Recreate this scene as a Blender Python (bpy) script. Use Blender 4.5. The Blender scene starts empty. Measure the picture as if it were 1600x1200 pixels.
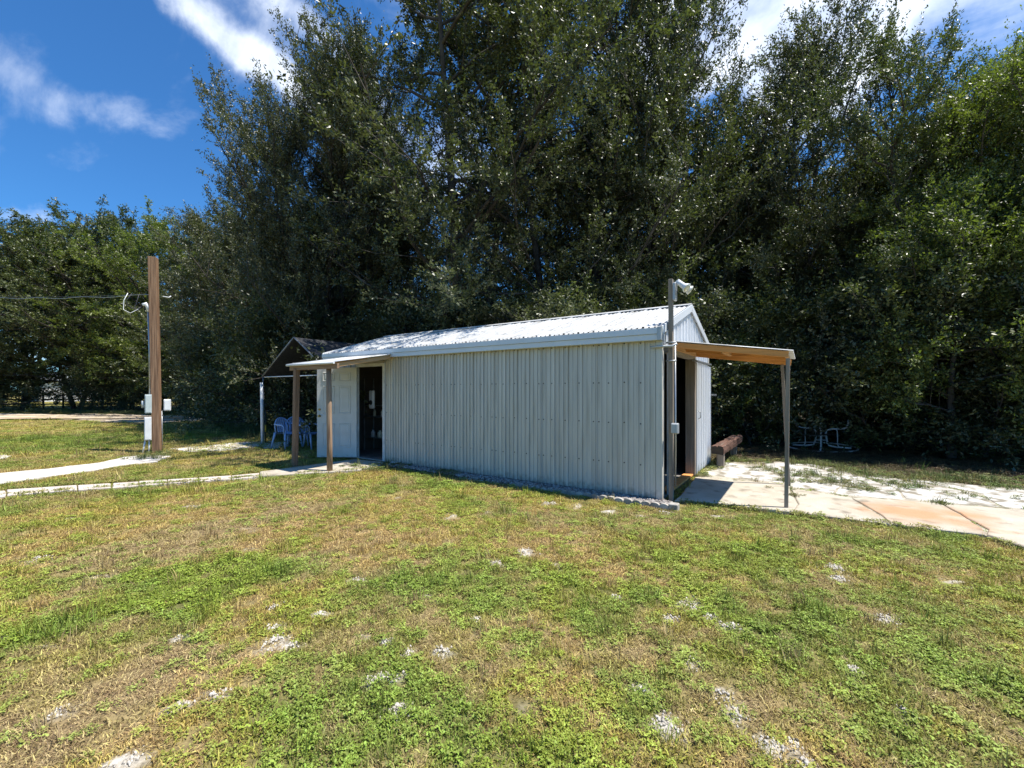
import bpy, math, random
import numpy as np
from mathutils import Vector, Matrix
R = math.radians
scene = bpy.context.scene
COL = scene.collection
# ------------------------------------------------------------------ camera
CX, CY, CH, FPX, HY = 1.60, -5.99, 1.50, 676.0, 610.0
YAW = math.atan2(676, 1005)
cs, sn = math.cos(YAW), math.sin(YAW)
RT = (cs, sn); FW = (-sn, cs)
cam_d = bpy.data.cameras.new('camera'); cam = bpy.data.objects.new('camera', cam_d); COL.objects.link(cam)
cam.location = (CX, CY, CH); cam.rotation_euler = (R(90), 0, YAW)
cam_d.sensor_width = 36; cam_d.lens = FPX/1600*36; cam_d.shift_y = 10/1600
cam_d.clip_start = 0.05; cam_d.clip_end = 5000
scene.camera = cam
# ------------------------------------------------------------------ light
SUN_EL, SUN_AZ = 66, math.degrees(math.atan2(.935, .354))
world = bpy.data.worlds.new('World'); scene.world = world; world.use_nodes = True
sun_d = bpy.data.lights.new('sun', 'SUN'); sun = bpy.data.objects.new('sun', sun_d); COL.objects.link(sun)
sun_d.energy = 4.9; sun_d.angle = R(.53); sun_d.color = (1, .955, .88)
sdir = Vector((math.cos(R(SUN_EL))*math.sin(R(SUN_AZ)), math.cos(R(SUN_EL))*math.cos(R(SUN_AZ)), math.sin(R(SUN_EL))))
sun.rotation_euler = sdir.to_track_quat('Z', 'Y').to_euler(); sun.location = (20, 8, 40)
scene.view_settings.view_transform = 'Standard'; scene.view_settings.look = 'None'
scene.view_settings.exposure = 0.72; scene.view_settings.gamma = 1; scene.view_settings.use_curve_mapping = False
scene.render.engine = 'CYCLES'
scene.cycles.max_bounces = 6; scene.cycles.diffuse_bounces = 2

def pxdir(px, py):
    a = (px-800)/FPX; b = (HY-py)/FPX
    return Vector((RT[0]*a+FW[0], RT[1]*a+FW[1], b)).normalized()
def W(px, Z):                       # ground point at forward distance Z
    a = (px-800)/FPX*Z
    return (CX+RT[0]*a+FW[0]*Z, CY+RT[1]*a+FW[1]*Z)
def G(px, py, z=0.0):               # ground point under a picture point
    return W(px, (CH-z)*FPX/(py-HY))

# ------------------------------------------------------------------ world nodes
def world_nodes():
    nt = world.node_tree; N = nt.nodes; L = nt.links; N.clear()
    out = N.new('ShaderNodeOutputWorld'); bg = N.new('ShaderNodeBackground'); bg.inputs[1].default_value = .088
    sky = N.new('ShaderNodeTexSky'); sky.sky_type = 'NISHITA'; sky.sun_disc = False
    sky.sun_elevation = R(SUN_EL); sky.sun_rotation = R(SUN_AZ)
    sky.air_density = 1.0; sky.dust_density = .25; sky.ozone_density = 3.5; sky.altitude = 50
    tint = N.new('ShaderNodeMix'); tint.data_type = 'RGBA'; tint.blend_type = 'MULTIPLY'; tint.inputs[0].default_value = 1
    tint.inputs[7].default_value = (.40, .87, 1.26, 1)
    L.new(sky.outputs[0], tint.inputs[6])
    tc = N.new('ShaderNodeTexCoord')
    def dotmask(d, lo, hi, stretch=None):
        v = N.new('ShaderNodeVectorMath'); v.operation = 'DOT_PRODUCT'; v.inputs[1].default_value = d
        L.new(tc.outputs['Generated'], v.inputs[0])
        m = N.new('ShaderNodeMapRange'); m.interpolation_type = 'SMOOTHSTEP'
        m.inputs[1].default_value = lo; m.inputs[2].default_value = hi
        L.new(v.outputs['Value'], m.inputs[0]); return m.outputs[0]
    def math_(op, a, b):
        m = N.new('ShaderNodeMath'); m.operation = op
        for i, s in enumerate((a, b)):
            if isinstance(s, (int, float)): m.inputs[i].default_value = s
            else: L.new(s, m.inputs[i])
        return m.outputs[0]
    # a cloud plane: direction divided by its height gives even cloud sizes overhead
    mp = N.new('ShaderNodeMapping'); mp.inputs['Rotation'].default_value = (0, R(-28), YAW+R(20)); mp.inputs['Scale'].default_value = (1.3, 3.2, 3.2)
    L.new(tc.outputs['Generated'], mp.inputs[0])
    n1 = N.new('ShaderNodeTexNoise'); n1.inputs['Scale'].default_value = 2.0; n1.inputs['Detail'].default_value = 9; n1.inputs['Roughness'].default_value = .58; n1.inputs['Distortion'].default_value = .5
    L.new(mp.outputs[0], n1.inputs[0])
    n2 = N.new('ShaderNodeTexNoise'); n2.inputs['Scale'].default_value = 5.0; n2.inputs['Detail'].default_value = 8; n2.inputs['Roughness'].default_value = .6
    L.new(tc.outputs['Generated'], n2.inputs[0])
    blobs = 0.0
    def band(a, b, wd, rad, amp):
        A = pxdir(*a); B = pxdir(*b); n = A.cross(B).normalized(); c = (A+B).normalized()
        v = N.new('ShaderNodeVectorMath'); v.operation = 'DOT_PRODUCT'; v.inputs[1].default_value = n
        wv = N.new('ShaderNodeVectorMath'); wv.operation = 'MULTIPLY_ADD'; L.new(n2.outputs['Color'], wv.inputs[0]); wv.inputs[1].default_value = (.13, .13, .13); L.new(tc.outputs['Generated'], wv.inputs[2])
        off = (n.x+n.y+n.z)*.065
        L.new(wv.outputs[0], v.inputs[0]); ab = math_('ABSOLUTE', math_('SUBTRACT', v.outputs['Value'], off), 0)
        m = N.new('ShaderNodeMapRange'); m.interpolation_type = 'SMOOTHSTEP'; m.inputs[1].default_value = wd; m.inputs[2].default_value = 0; m.inputs[3].default_value = 0; m.inputs[4].default_value = 1; L.new(ab, m.inputs[0])
        return math_('MULTIPLY', math_('MULTIPLY', m.outputs[0], dotmask(c, math.cos(R(rad)), math.cos(R(rad*.3)))), amp)
    for a, b, wd, rad, amp in (((20, 240), (250, 285), .05, 18, .11), ((120, 270), (370, 130), .05, 16, .15), ((0, 190), (200, 150), .03, 13, .08), ((270, -20), (430, 120), .05, 15, .36), ((450, -10), (570, 130), .045, 14, .30),
                               ((0, 325), (140, 330), .02, 10, .2), ((0, 120), (160, 170), .05, 12, .16), ((1100, 60), (1420, -30), .12, 22, .5), ((-300, 300), (-40, 230), .04, 18, .08)):
        blobs = math_('ADD', blobs, band(a, b, wd, rad, amp))
    for px, py, rad, amp in ((390, 60, 6, .2), (1260, 100, 8, .5), (1290, 10, 8, .3), (1090, 50, 7, .3), (700, 250, 9, .2), (10, 500, 8, .3)):
        m = dotmask(pxdir(px, py), math.cos(R(rad)), math.cos(R(rad*.15)))
        blobs = math_('ADD', blobs, math_('MULTIPLY', m, amp))
    blobs = math_('MINIMUM', blobs, .5)
    field = math_('ADD', math_('ADD', math_('MULTIPLY', n1.outputs[0], 1.15), math_('MULTIPLY', n2.outputs[0], .35)), blobs)
    cr = N.new('ShaderNodeMapRange'); cr.interpolation_type = 'SMOOTHSTEP'; cr.inputs[1].default_value = .84; cr.inputs[2].default_value = 1.42
    L.new(field, cr.inputs[0])
    mix = N.new('ShaderNodeMix'); mix.data_type = 'RGBA'
    L.new(math_('MULTIPLY', cr.outputs[0], .85), mix.inputs[0]); L.new(tint.outputs[2], mix.inputs[6]); mix.inputs[7].default_value = (10.2, 10.8, 11.6, 1)
    L.new(mix.outputs[2], bg.inputs[0]); L.new(bg.outputs[0], out.inputs[0])
world_nodes()

# ------------------------------------------------------------------ numpy noise
def vnoise(x, y, s, seed=0):
    x = np.asarray(x, float)*s+seed*17.3; y = np.asarray(y, float)*s+seed*9.1
    xi = np.floor(x).astype(np.int64); yi = np.floor(y).astype(np.int64)
    fx = x-xi; fy = y-yi; fx = fx*fx*(3-2*fx); fy = fy*fy*(3-2*fy)
    def h(a, b):
        n = (a*374761393+b*668265263+seed*974634777) & 0xffffffff
        n = ((n ^ (n >> 13))*1274126177) & 0xffffffff
        return ((n ^ (n >> 16)) & 0xffff)/65535.0
    return (h(xi, yi)*(1-fx)+h(xi+1, yi)*fx)*(1-fy)+(h(xi, yi+1)*(1-fx)+h(xi+1, yi+1)*fx)*fy
def fbm(x, y, s, seed=0, o=4):
    t = 0; a = .5; n = 0
    for i in range(o):
        t = t+a*vnoise(x, y, s, seed+i*5); n += a; a *= .55; s *= 2.1
    return t/n

# ------------------------------------------------------------------ materials
def _mix(N, L, fac, a, b):
    m = N.new('ShaderNodeMix'); m.data_type = 'RGBA'
    for s, i in ((fac, 0), (a, 6), (b, 7)):
        if isinstance(s, tuple): m.inputs[i].default_value = (*s[:3], 1)
        elif isinstance(s, (int, float)): m.inputs[i].default_value = s
        else: L.new(s, m.inputs[i])
    return m.outputs[2]
def mat(name, c1, c2=None, scale=8, stretch=(1, 1, 1), rough=.6, metal=0, bump=0, bscale=None, contrast=(.35, .65), c3=None, s3=2, t3=(.55, .7), spec=.5, detail=6):
    m = bpy.data.materials.new(name); m.use_nodes = True; N = m.node_tree.nodes; L = m.node_tree.links
    b = N['Principled BSDF']; b.inputs['Roughness'].default_value = rough; b.inputs['Metallic'].default_value = metal
    b.inputs['Specular IOR Level'].default_value = spec
    tc = N.new('ShaderNodeTexCoord'); mp = N.new('ShaderNodeMapping'); mp.inputs['Scale'].default_value = stretch
    L.new(tc.outputs['Object'], mp.inputs[0])
    def noise(sc):
        n = N.new('ShaderNodeTexNoise'); n.inputs['Scale'].default_value = sc; n.inputs['Detail'].default_value = detail
        L.new(mp.outputs[0], n.inputs[0]); return n
    def rng(s, lo, hi):
        r = N.new('ShaderNodeMapRange'); r.inputs[1].default_value = lo; r.inputs[2].default_value = hi; L.new(s, r.inputs[0]); return r.outputs[0]
    if c2 is None: b.inputs['Base Color'].default_value = (*c1, 1); col = None
    else:
        n = noise(scale); col = _mix(N, L, rng(n.outputs[0], *contrast), c1, c2)
        if c3:
            n3 = noise(s3); col = _mix(N, L, rng(n3.outputs[0], *t3), col, c3)
        L.new(col, b.inputs['Base Color'])
    if bump:
        nb = noise(bscale or scale*3); bp = N.new('ShaderNodeBump'); bp.inputs['Strength'].default_value = bump; bp.inputs['Distance'].default_value = .01
        L.new(nb.outputs[0], bp.inputs['Height']); L.new(bp.outputs[0], b.inputs['Normal'])
    return m
def wood(name, c1, c2, axis, c3=(.05, .04, .03), rough=.8):
    st = [38, 38, 38]; st[axis] = 1.6
    return mat(name, c1, c2, scale=1.0, stretch=tuple(st), rough=rough, bump=.5, bscale=2, c3=c3, s3=.7, t3=(.58, .75), contrast=(.3, .7), spec=.25)
def leafmat(name, ca, cb, cy, gloss=.36, trans=.22):
    m = bpy.data.materials.new(name); m.use_nodes = True; N = m.node_tree.nodes; L = m.node_tree.links
    b = N['Principled BSDF']; b.inputs['Roughness'].default_value = gloss; b.inputs['Specular IOR Level'].default_value = .5
    at = N.new('ShaderNodeAttribute'); at.attribute_name = 'rnd'
    oi = N.new('ShaderNodeObjectInfo')
    c = _mix(N, L, at.outputs['Fac'], ca, cb)
    geo = N.new('ShaderNodeNewGeometry'); n = N.new('ShaderNodeTexNoise'); n.inputs['Scale'].default_value = .55; n.inputs['Detail'].default_value = 3
    L.new(geo.outputs['Position'], n.inputs[0])
    r = N.new('ShaderNodeMapRange'); r.inputs[1].default_value = .5; r.inputs[2].default_value = .72; r.inputs[4].default_value = .85; L.new(n.outputs[0], r.inputs[0])
    c = _mix(N, L, r.outputs[0], c, cy)
    L.new(c, b.inputs['Base Color'])
    tr = N.new('ShaderNodeBsdfTranslucent'); tc_ = N.new('ShaderNodeMix'); tc_.data_type = 'RGBA'; tc_.blend_type = 'MULTIPLY'; tc_.inputs[0].default_value = 1
    L.new(c, tc_.inputs[6]); tc_.inputs[7].default_value = (1.7, 2.1, .7, 1); L.new(tc_.outputs[2], tr.inputs[0])
    mx = N.new('ShaderNodeMixShader'); mx.inputs[0].default_value = trans
    L.new(b.outputs[0], mx.inputs[1]); L.new(tr.outputs[0], mx.inputs[2]); L.new(mx.outputs[0], N['Material Output'].inputs[0])
    return m
def tintmat(name, rough=.6, trans=.25):          # colour comes with each scattered tuft
    m = bpy.data.materials.new(name); m.use_nodes = True; N = m.node_tree.nodes; L = m.node_tree.links
    b = N['Principled BSDF']; b.inputs['Roughness'].default_value = rough; b.inputs['Specular IOR Level'].default_value = .35
    at = N.new('ShaderNodeAttribute'); at.attribute_type = 'INSTANCER'; at.attribute_name = 'tint'
    ar = N.new('ShaderNodeAttribute'); ar.attribute_name = 'rnd'
    hs = N.new('ShaderNodeHueSaturation'); L.new(at.outputs['Color'], hs.inputs['Color'])
    r = N.new('ShaderNodeMapRange'); r.inputs[3].default_value = .42; r.inputs[4].default_value = 1.55; L.new(ar.outputs['Fac'], r.inputs[0]); L.new(r.outputs[0], hs.inputs['Value'])
    r2 = N.new('ShaderNodeMapRange'); r2.inputs[3].default_value = .475; r2.inputs[4].default_value = .515; L.new(ar.outputs['Fac'], r2.inputs[0]); L.new(r2.outputs[0], hs.inputs['Hue'])
    L.new(hs.outputs[0], b.inputs['Base Color'])
    tr = N.new('ShaderNodeBsdfTranslucent'); L.new(hs.outputs[0], tr.inputs[0])
    mx = N.new('ShaderNodeMixShader'); mx.inputs[0].default_value = trans
    L.new(b.outputs[0], mx.inputs[1]); L.new(tr.outputs[0], mx.inputs[2]); L.new(mx.outputs[0], N['Material Output'].inputs[0])
    return m

M = {}
M['panel'] = mat('painted_steel', (.60, .57, .505), (.53, .50, .445), scale=1.2, stretch=(6, 6, .6), rough=.42, metal=.15, bump=.04, bscale=3, c3=(.42, .39, .33), s3=1.7, t3=(.52, .8))
M['panelsun'] = mat('sun_lightened_steel', (.80, .82, .84), (.74, .76, .78), scale=1.5, stretch=(6, 6, .6), rough=.36)  # wall sheet made lighter, sunshine on the gable put into its colour
M['roof'] = mat('roof_steel', (.72, .72, .71), (.62, .62, .61), scale=2, rough=.38, metal=.1, c3=(.42, .41, .38), s3=4, t3=(.52, .75))
M['trim'] = mat('trim_steel', (.66, .69, .72), (.6, .63, .66), scale=3, rough=.4, metal=.1)
M['screw'] = mat('screw_heads', (.04, .04, .04), rough=.5, metal=.5)
M['door'] = mat('white_door_paint', (.62, .62, .59), (.56, .56, .53), scale=5, rough=.5)
M['jamb'] = mat('jamb_paint', (.66, .66, .64), (.5, .49, .46), scale=6, rough=.6)
M['brass'] = mat('aged_brass', (.35, .25, .1), rough=.4, metal=.9)
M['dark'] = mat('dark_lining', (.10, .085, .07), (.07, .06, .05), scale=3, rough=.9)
M['woodz'] = wood('weathered_post', (.33, .28, .225), (.19, .155, .12), 2, c3=(.09, .07, .055))
M['woodwx'] = wood('weathered_beam', (.36, .24, .15), (.22, .14, .09), 0)
M['woodbr'] = wood('brown_post', (.30, .19, .12), (.17, .105, .065), 2, c3=(.1, .06, .04))
M['woodpine'] = wood('round_pine', (.42, .29, .19), (.25, .16, .10), 2, c3=(.12, .07, .045))
M['woodx'] = wood('fresh_lumber', (.80, .37, .12), (.60, .25, .075), 0, c3=(.34, .15, .06))
M['woody'] = wood('fresh_lumber_y', (.70, .42, .20), (.52, .29, .13), 1)
M['woodgx'] = wood('grey_board', (.42, .38, .33), (.28, .25, .21), 0)
M['woodutil'] = wood('treated_pole', (.34, .21, .125), (.13, .07, .04), 2, c3=(.07, .035, .02))
M['log'] = wood('split_beam', (.17, .09, .065), (.06, .035, .026), 1, c3=(.34, .27, .22))
M['logend'] = mat('charred_end', (.02, .015, .012), (.04, .03, .02), scale=12, rough=.9)
M['pvc'] = mat('white_plastic', (.75, .76, .76), (.66, .67, .67), scale=6, rough=.45)
M['greybox'] = mat('galvanised_box', (.45, .47, .48), (.38, .40, .41), scale=6, rough=.45, metal=.3)
M['greenbox'] = mat('meter_cover', (.50, .56, .55), (.44, .50, .49), scale=6, rough=.45)
M['conduit'] = mat('conduit_metal', (.42, .43, .44), (.33, .34, .34), scale=9, rough=.4, metal=.7)
M['black'] = mat('black_metal', (.02, .02, .02), rough=.5)
M['wire'] = mat('wire_sheath', (.03, .03, .035), rough=.6)
M['wirel'] = mat('bare_wire', (.4, .42, .45), rough=.4, metal=.5)
M['lens'] = mat('lamp_glass', (.72, .70, .55), (.62, .60, .45), scale=30, rough=.15)
M['bluep'] = mat('blue_plastic', (.33, .46, .68), (.27, .40, .62), scale=6, rough=.4)
M['tarp'] = mat('dark_shingle', (.012, .013, .016), (.032, .034, .038), scale=14, rough=.8, c3=(.075, .075, .08), s3=2.2, t3=(.6, .8))
M['galv'] = mat('galvanised_tube', (.30, .31, .32), (.2, .2, .2), scale=8, rough=.45, metal=.5)
M['whitetube'] = mat('white_tube', (.80, .84, .85), (.68, .72, .74), scale=10, rough=.45)
M['yellow'] = mat('yellow_tape', (.6, .42, .03), rough=.6)
M['slab'] = mat('tan_concrete', (.50, .445, .355), (.40, .35, .27), scale=3, rough=.9, bump=.6, bscale=40, c3=(.24, .20, .15), s3=4.5, t3=(.53, .70))
M['slabor'] = mat('rust_stained_concrete', (.50, .34, .21), (.50, .42, .31), scale=2.4, rough=.9, bump=.5, bscale=40, c3=(.46, .235, .11), s3=1.3, t3=(.45, .7))
M['slabw'] = mat('bleached_concrete', (.60, .585, .54), (.44, .41, .36), scale=2.5, rough=.95, bump=.9, bscale=25, c3=(.22, .19, .14), s3=5.5, t3=(.48, .62))
def splash(m, h, col):      # mud thrown up by rain along the foot of a wall
    N = m.node_tree.nodes; L = m.node_tree.links; b = N['Principled BSDF']; src = b.inputs['Base Color'].links[0].from_socket
    g = N.new('ShaderNodeNewGeometry'); n = N.new('ShaderNodeTexNoise'); n.inputs['Scale'].default_value = 14; n.inputs['Detail'].default_value = 8; L.new(g.outputs['Position'], n.inputs[0])
    sp = N.new('ShaderNodeSeparateXYZ'); L.new(g.outputs['Position'], sp.inputs[0])
    a = N.new('ShaderNodeMath'); a.operation = 'MULTIPLY_ADD'; L.new(n.outputs[0], a.inputs[0]); a.inputs[1].default_value = -h*2; L.new(sp.outputs[2], a.inputs[2])
    r_ = N.new('ShaderNodeMapRange'); r_.inputs[1].default_value = -.35*h; r_.inputs[2].default_value = -1.1*h; r_.inputs[3].default_value = 0; r_.inputs[4].default_value = .7; L.new(a.outputs[0], r_.inputs[0])
    L.new(_mix(N, L, r_.outputs[0], src, col), b.inputs['Base Color'])
splash(M['panel'], .22, (.26, .21, .15)); splash(M['panelsun'], .25, (.32, .29, .24)); splash(M['door'], .14, (.35, .30, .23))
def stain(m, c, rad, col):
    N = m.node_tree.nodes; L = m.node_tree.links; b = N['Principled BSDF']; src = b.inputs['Base Color'].links[0].from_socket
    g = N.new('ShaderNodeNewGeometry'); n = N.new('ShaderNodeTexNoise'); n.inputs['Scale'].default_value = 2.6; n.inputs['Detail'].default_value = 7; L.new(g.outputs['Position'], n.inputs[0])
    d = N.new('ShaderNodeVectorMath'); d.operation = 'DISTANCE'; d.inputs[1].default_value = (*c, 0); L.new(g.outputs['Position'], d.inputs[0])
    a = N.new('ShaderNodeMath'); a.operation = 'MULTIPLY_ADD'; L.new(n.outputs[0], a.inputs[0]); a.inputs[1].default_value = -2.2*rad; L.new(d.outputs['Value'], a.inputs[2])
    r_ = N.new('ShaderNodeMapRange'); r_.inputs[1].default_value = .15*rad; r_.inputs[2].default_value = -.75*rad; r_.inputs[3].default_value = 0; r_.inputs[4].default_value = .9; L.new(a.outputs[0], r_.inputs[0])
    L.new(_mix(N, L, r_.outputs[0], src, col), b.inputs['Base Color'])
stain(M['slab'], G(1440, 806), .62, (.47, .25, .125))
M['paver'] = mat('pinkish_paver', (.60, .52, .45), (.48, .41, .35), scale=4, rough=.9, bump=.4, bscale=40)
M['floor'] = mat('shed_floor', (.22, .20, .18), (.15, .14, .12), scale=4, rough=.9)
M['edge'] = mat('edging_concrete', (.46, .43, .38), (.24, .215, .18), scale=9, rough=.95, bump=.5, bscale=60)
M['pebble'] = mat('pebbles', (.36, .33, .30), (.11, .09, .08), scale=22, rough=.85, contrast=(.4, .6), c3=(.6, .58, .55), s3=30, t3=(.6, .7))
M['sand'] = mat('white_sand', (.68, .64, .58), (.52, .47, .41), scale=5, rough=1, bump=1, bscale=30, c3=(.34, .30, .22), s3=9, t3=(.56, .75), spec=.1)
M['bed'] = mat('dirty_sand', (.46, .42, .34), (.30, .26, .20), scale=7, rough=1, bump=.8, bscale=30, c3=(.14, .13, .08), s3=4, t3=(.52, .68), spec=.1)
M['clod'] = mat('sandy_crumbs', (.60, .56, .49), (.36, .32, .26), scale=40, rough=1, spec=.1)
M['sandtan'] = mat('tan_sand', (.62, .52, .40), (.50, .38, .25), scale=.9, rough=1, bump=.6, bscale=12, c3=(.30, .27, .12), s3=2.2, t3=(.52, .7), spec=.1)
M['bark'] = mat('bark', (.085, .075, .065), (.035, .03, .026), scale=6, stretch=(1, 1, .35), rough=.95, bump=.6, bscale=14, c3=(.15, .145, .13), s3=2, t3=(.6, .8), spec=.2)
M['barkl'] = mat('pale_bark', (.12, .11, .095), (.06, .052, .045), scale=6, stretch=(1, 1, .35), rough=.95, bump=.5, bscale=14, spec=.2)
M['leafA'] = leafmat('leaf_olive', (.030, .036, .016), (.165, .170, .100), (.13, .14, .06), .42, .16)
M['leafB'] = leafmat('leaf_dark', (.022, .030, .011), (.145, .155, .075), (.12, .14, .045), .42, .16)
M['leafC'] = leafmat('leaf_green', (.028, .040, .012), (.135, .155, .058), (.145, .16, .040), .42, .18)
M['leafG'] = leafmat('leaf_bright', (.06, .08, .02), (.18, .205, .055), (.20, .225, .05), .44, .28)
M['tuft'] = tintmat('tuft_blades')
M['fence'] = mat('dark_fence_wood', (.06, .055, .05), (.03, .028, .025), scale=5, rough=.9)
M['sidingw'] = mat('pale_siding', (.7, .7, .68), (.6, .6, .58), scale=2, rough=.7)
M['glass'] = mat('dark_glass', (.03, .035, .04), rough=.1)

# ------------------------------------------------------------------ mesh builder
class MB:
    def __init__(s): s.v = []; s.f = []; s.sm = []
    def add(s, vs, fs, smooth=False):
        o = len(s.v); s.v += [tuple(map(float, v)) for v in vs]; s.f += [tuple(i+o for i in f) for f in fs]; s.sm += [smooth]*len(fs); return s
    def box(s, x0, y0, z0, x1, y1, z1, bev=0):
        if bev:
            b = bev; bm = []
            # chamfered box: 24 verts
            return s.cbox(x0, y0, z0, x1, y1, z1, b)
        v = [(x, y, z) for z in (z0, z1) for y in (y0, y1) for x in (x0, x1)]
        return s.add(v, [(0, 2, 3, 1), (4, 5, 7, 6), (0, 1, 5, 4), (2, 6, 7, 3), (0, 4, 6, 2), (1, 3, 7, 5)])
    def cbox(s, x0, y0, z0, x1, y1, z1, b):
        import bmesh
        bm = bmesh.new(); bmesh.ops.create_cube(bm, size=1)
        for v in bm.verts: v.co = Vector(((x0+x1)/2+v.co.x*(x1-x0), (y0+y1)/2+v.co.y*(y1-y0), (z0+z1)/2+v.co.z*(z1-z0)))
        bmesh.ops.bevel(bm, geom=bm.edges[:], offset=b, segments=1, affect='EDGES')
        bm.verts.index_update()
        s.add([v.co[:] for v in bm.verts], [[v.index for v in f.verts] for f in bm.faces]); bm.free(); return s
    def beam(s, a, b, w, h, up=(0, 0, 1), bev=0.003):
        a = Vector(a); b = Vector(b); d = (b-a); Ln = d.length; d.normalize(); u = Vector(up)
        sd = d.cross(u)
        if sd.length < .01: sd = d.cross(Vector((0, 1, 0)))
        sd.normalize(); u = sd.cross(d).normalized()
        t = MB(); t.cbox(-w/2, 0, -h/2, w/2, Ln, h/2, bev)
        s.add([a+sd*v[0]+d*v[1]+u*v[2] for v in t.v], t.f); return s
    def tube(s, pts, r, n=8, cap=True, smooth=True):
        pts = [Vector(p) for p in pts]; rs = r if isinstance(r, (list, tuple)) else [r]*len(pts)
        vs = []; fs = []; prev = None
        for i, p in enumerate(pts):
            d = (pts[min(i+1, len(pts)-1)]-pts[max(i-1, 0)])
            d = d.normalized() if d.length > 1e-9 else Vector((0, 0, 1))
            if prev is None:
                ref = Vector((1, 0, 0)) if abs(d.x) < .8 else Vector((0, 1, 0)); u = d.cross(ref).normalized()
            else:
                u = (prev-d*prev.dot(d)); u = u.normalized() if u.length > 1e-6 else d.cross(Vector((0, 1, 0))).normalized()
            prev = u; w = d.cross(u)
            for k in range(n):
                a = 2*math.pi*k/n; vs.append(p+(u*math.cos(a)+w*math.sin(a))*rs[i])
        for i in range(len(pts)-1):
            for k in range(n):
                fs.append((i*n+k, i*n+(k+1) % n, (i+1)*n+(k+1) % n, (i+1)*n+k))
        s.add(vs, fs, smooth)
        if cap:
            o = len(s.v)-len(vs); s.f += [tuple(o+k for k in reversed(range(n))), tuple(o+(len(pts)-1)*n+k for k in range(n))]; s.sm += [False, False]
        return s
    def prism(s, poly, z0, z1):
        n = len(poly); v = [(x, y, z0) for x, y in poly]+[(x, y, z1) for x, y in poly]
        return s.add(v, [tuple(reversed(range(n))), tuple(range(n, 2*n))]+[(i, (i+1) % n, n+(i+1) % n, n+i) for i in range(n)])
    def xf(s, mtx):
        s.v = [tuple(mtx @ Vector(v)) for v in s.v]; return s
    def build(s, name, m, parent=None, origin=None):
        o0 = Vector(origin) if origin is not None else (parent_world(parent) if parent else Vector((0, 0, 0)))
        me = bpy.data.meshes.new(name); me.from_pydata([tuple(Vector(v)-o0) for v in s.v], [], s.f)
        me.polygons.foreach_set('use_smooth', s.sm); me.materials.append(m); me.update()
        o = bpy.data.objects.new(name, me); COL.objects.link(o)
        if parent: o.parent = parent; o.location = o0-parent_world(parent)
        else: o.location = o0
        return o
def parent_world(o):
    t = Vector((0, 0, 0))
    while o: t += o.location; o = o.parent
    return t
def tag(o, label=None, cat=None, group=None, kind=None):
    for k, v in (('label', label), ('category', cat), ('group', group), ('kind', kind)):
        if v: o[k] = v
    return o
def thing(name, loc, label, cat, group=None):
    o = bpy.data.objects.new(name, None); o.empty_display_size = .2; COL.objects.link(o); o.location = loc; return tag(o, label, cat, group)
def piece(name, me, parent, loc):
    o = bpy.data.objects.new(name, me); COL.objects.link(o); o.parent = parent; o.location = loc; return o
def copy_tree(o, parent=None):
    c = o.copy(); COL.objects.link(c)
    if parent: c.parent = parent
    for ch in o.children: copy_tree(ch, c)
    return c
def npmesh(name, V, F, m, attrs=None):
    me = bpy.data.meshes.new(name); V = np.asarray(V, np.float32); F = np.asarray(F, np.int32); k = F.shape[1]
    me.vertices.add(len(V)); me.vertices.foreach_set('co', V.ravel())
    me.loops.add(F.size); me.loops.foreach_set('vertex_index', F.ravel())
    me.polygons.add(len(F)); me.polygons.foreach_set('loop_start', np.arange(0, F.size, k, dtype=np.int32)); me.polygons.foreach_set('loop_total', np.full(len(F), k, np.int32))
    for n, (t, a) in (attrs or {}).items():
        at = me.attributes.new(n, t, 'POINT'); at.data.foreach_set({'FLOAT': 'value', 'FLOAT_COLOR': 'color', 'FLOAT_VECTOR': 'vector', 'INT': 'value'}[t], np.asarray(a, np.int32 if t == 'INT' else np.float32).ravel())
    if m: me.materials.append(m)
    me.update(calc_edges=True); me.validate(); return me

# ================================================================== GROUND
SANDS = [(430, 1000, .10), (455, 1007, .07), (430, 945, .06), (424, 978, .06), (280, 995, .04), (283, 1100, .05), (340, 1083, .06), (625, 1105, .08), (612, 1113, .04), (640, 1017, .05), (690, 1015, .06), (602, 1055, .06), (580, 1060, .05),
         (625, 1050, .05), (1075, 940, .11), (1050, 965, .07), (1138, 976, .08), (1110, 962, .06), (1080, 1032, .07), (1130, 1085, .07), (1152, 1115, .06), (1045, 1130, .09), (1000, 1075, .05), (1305, 885, .12), (1312, 903, .10), (1480, 905, .14),
         (820, 862, .10), (900, 790, .16), (950, 797, .16), (1000, 803, .14), (1040, 800, .10), (1130, 806, .15), (860, 785, .12), (190, 1192, .08), (1205, 1165, .07), (1265, 1196, .06), (775, 878, .07), (600, 1000, .05), (1240, 1160, .05), (300, 790, .2), (700, 806, .14),
         (500, 958, .05), (560, 905, .06), (1380, 965, .1), (960, 930, .05), (745, 965, .04), (90, 1110, .05), (1420, 1110, .05), (1330, 1040, .05), (60, 870, .12)]
SP = np.array([(*G(a, b), r) for a, b, r in SANDS])
BL = [(300, 900, .55, 1.0), (200, 940, .5, .8), (400, 880, .5, .7), (620, 1080, .35, 1.1), (760, 1120, .35, 1.1), (560, 1170, .3, 1.1), (420, 1130, .25, .9), (850, 1010, .3, .7), (620, 960, .5, .9), (640, 900, .5, .5), (60, 990, .4, .9), (1000, 1090, .2, 1.0), (900, 1170, .3, 1.1), (800, 900, .8, .5), (1150, 860, 1.2, .4), (1400, 1000, 1.0, .3), (150, 690, 3.0, .9), (60, 690, 3.0, .9), (450, 1050, .3, .6), (1500, 900, 1.2, .4)]
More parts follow.
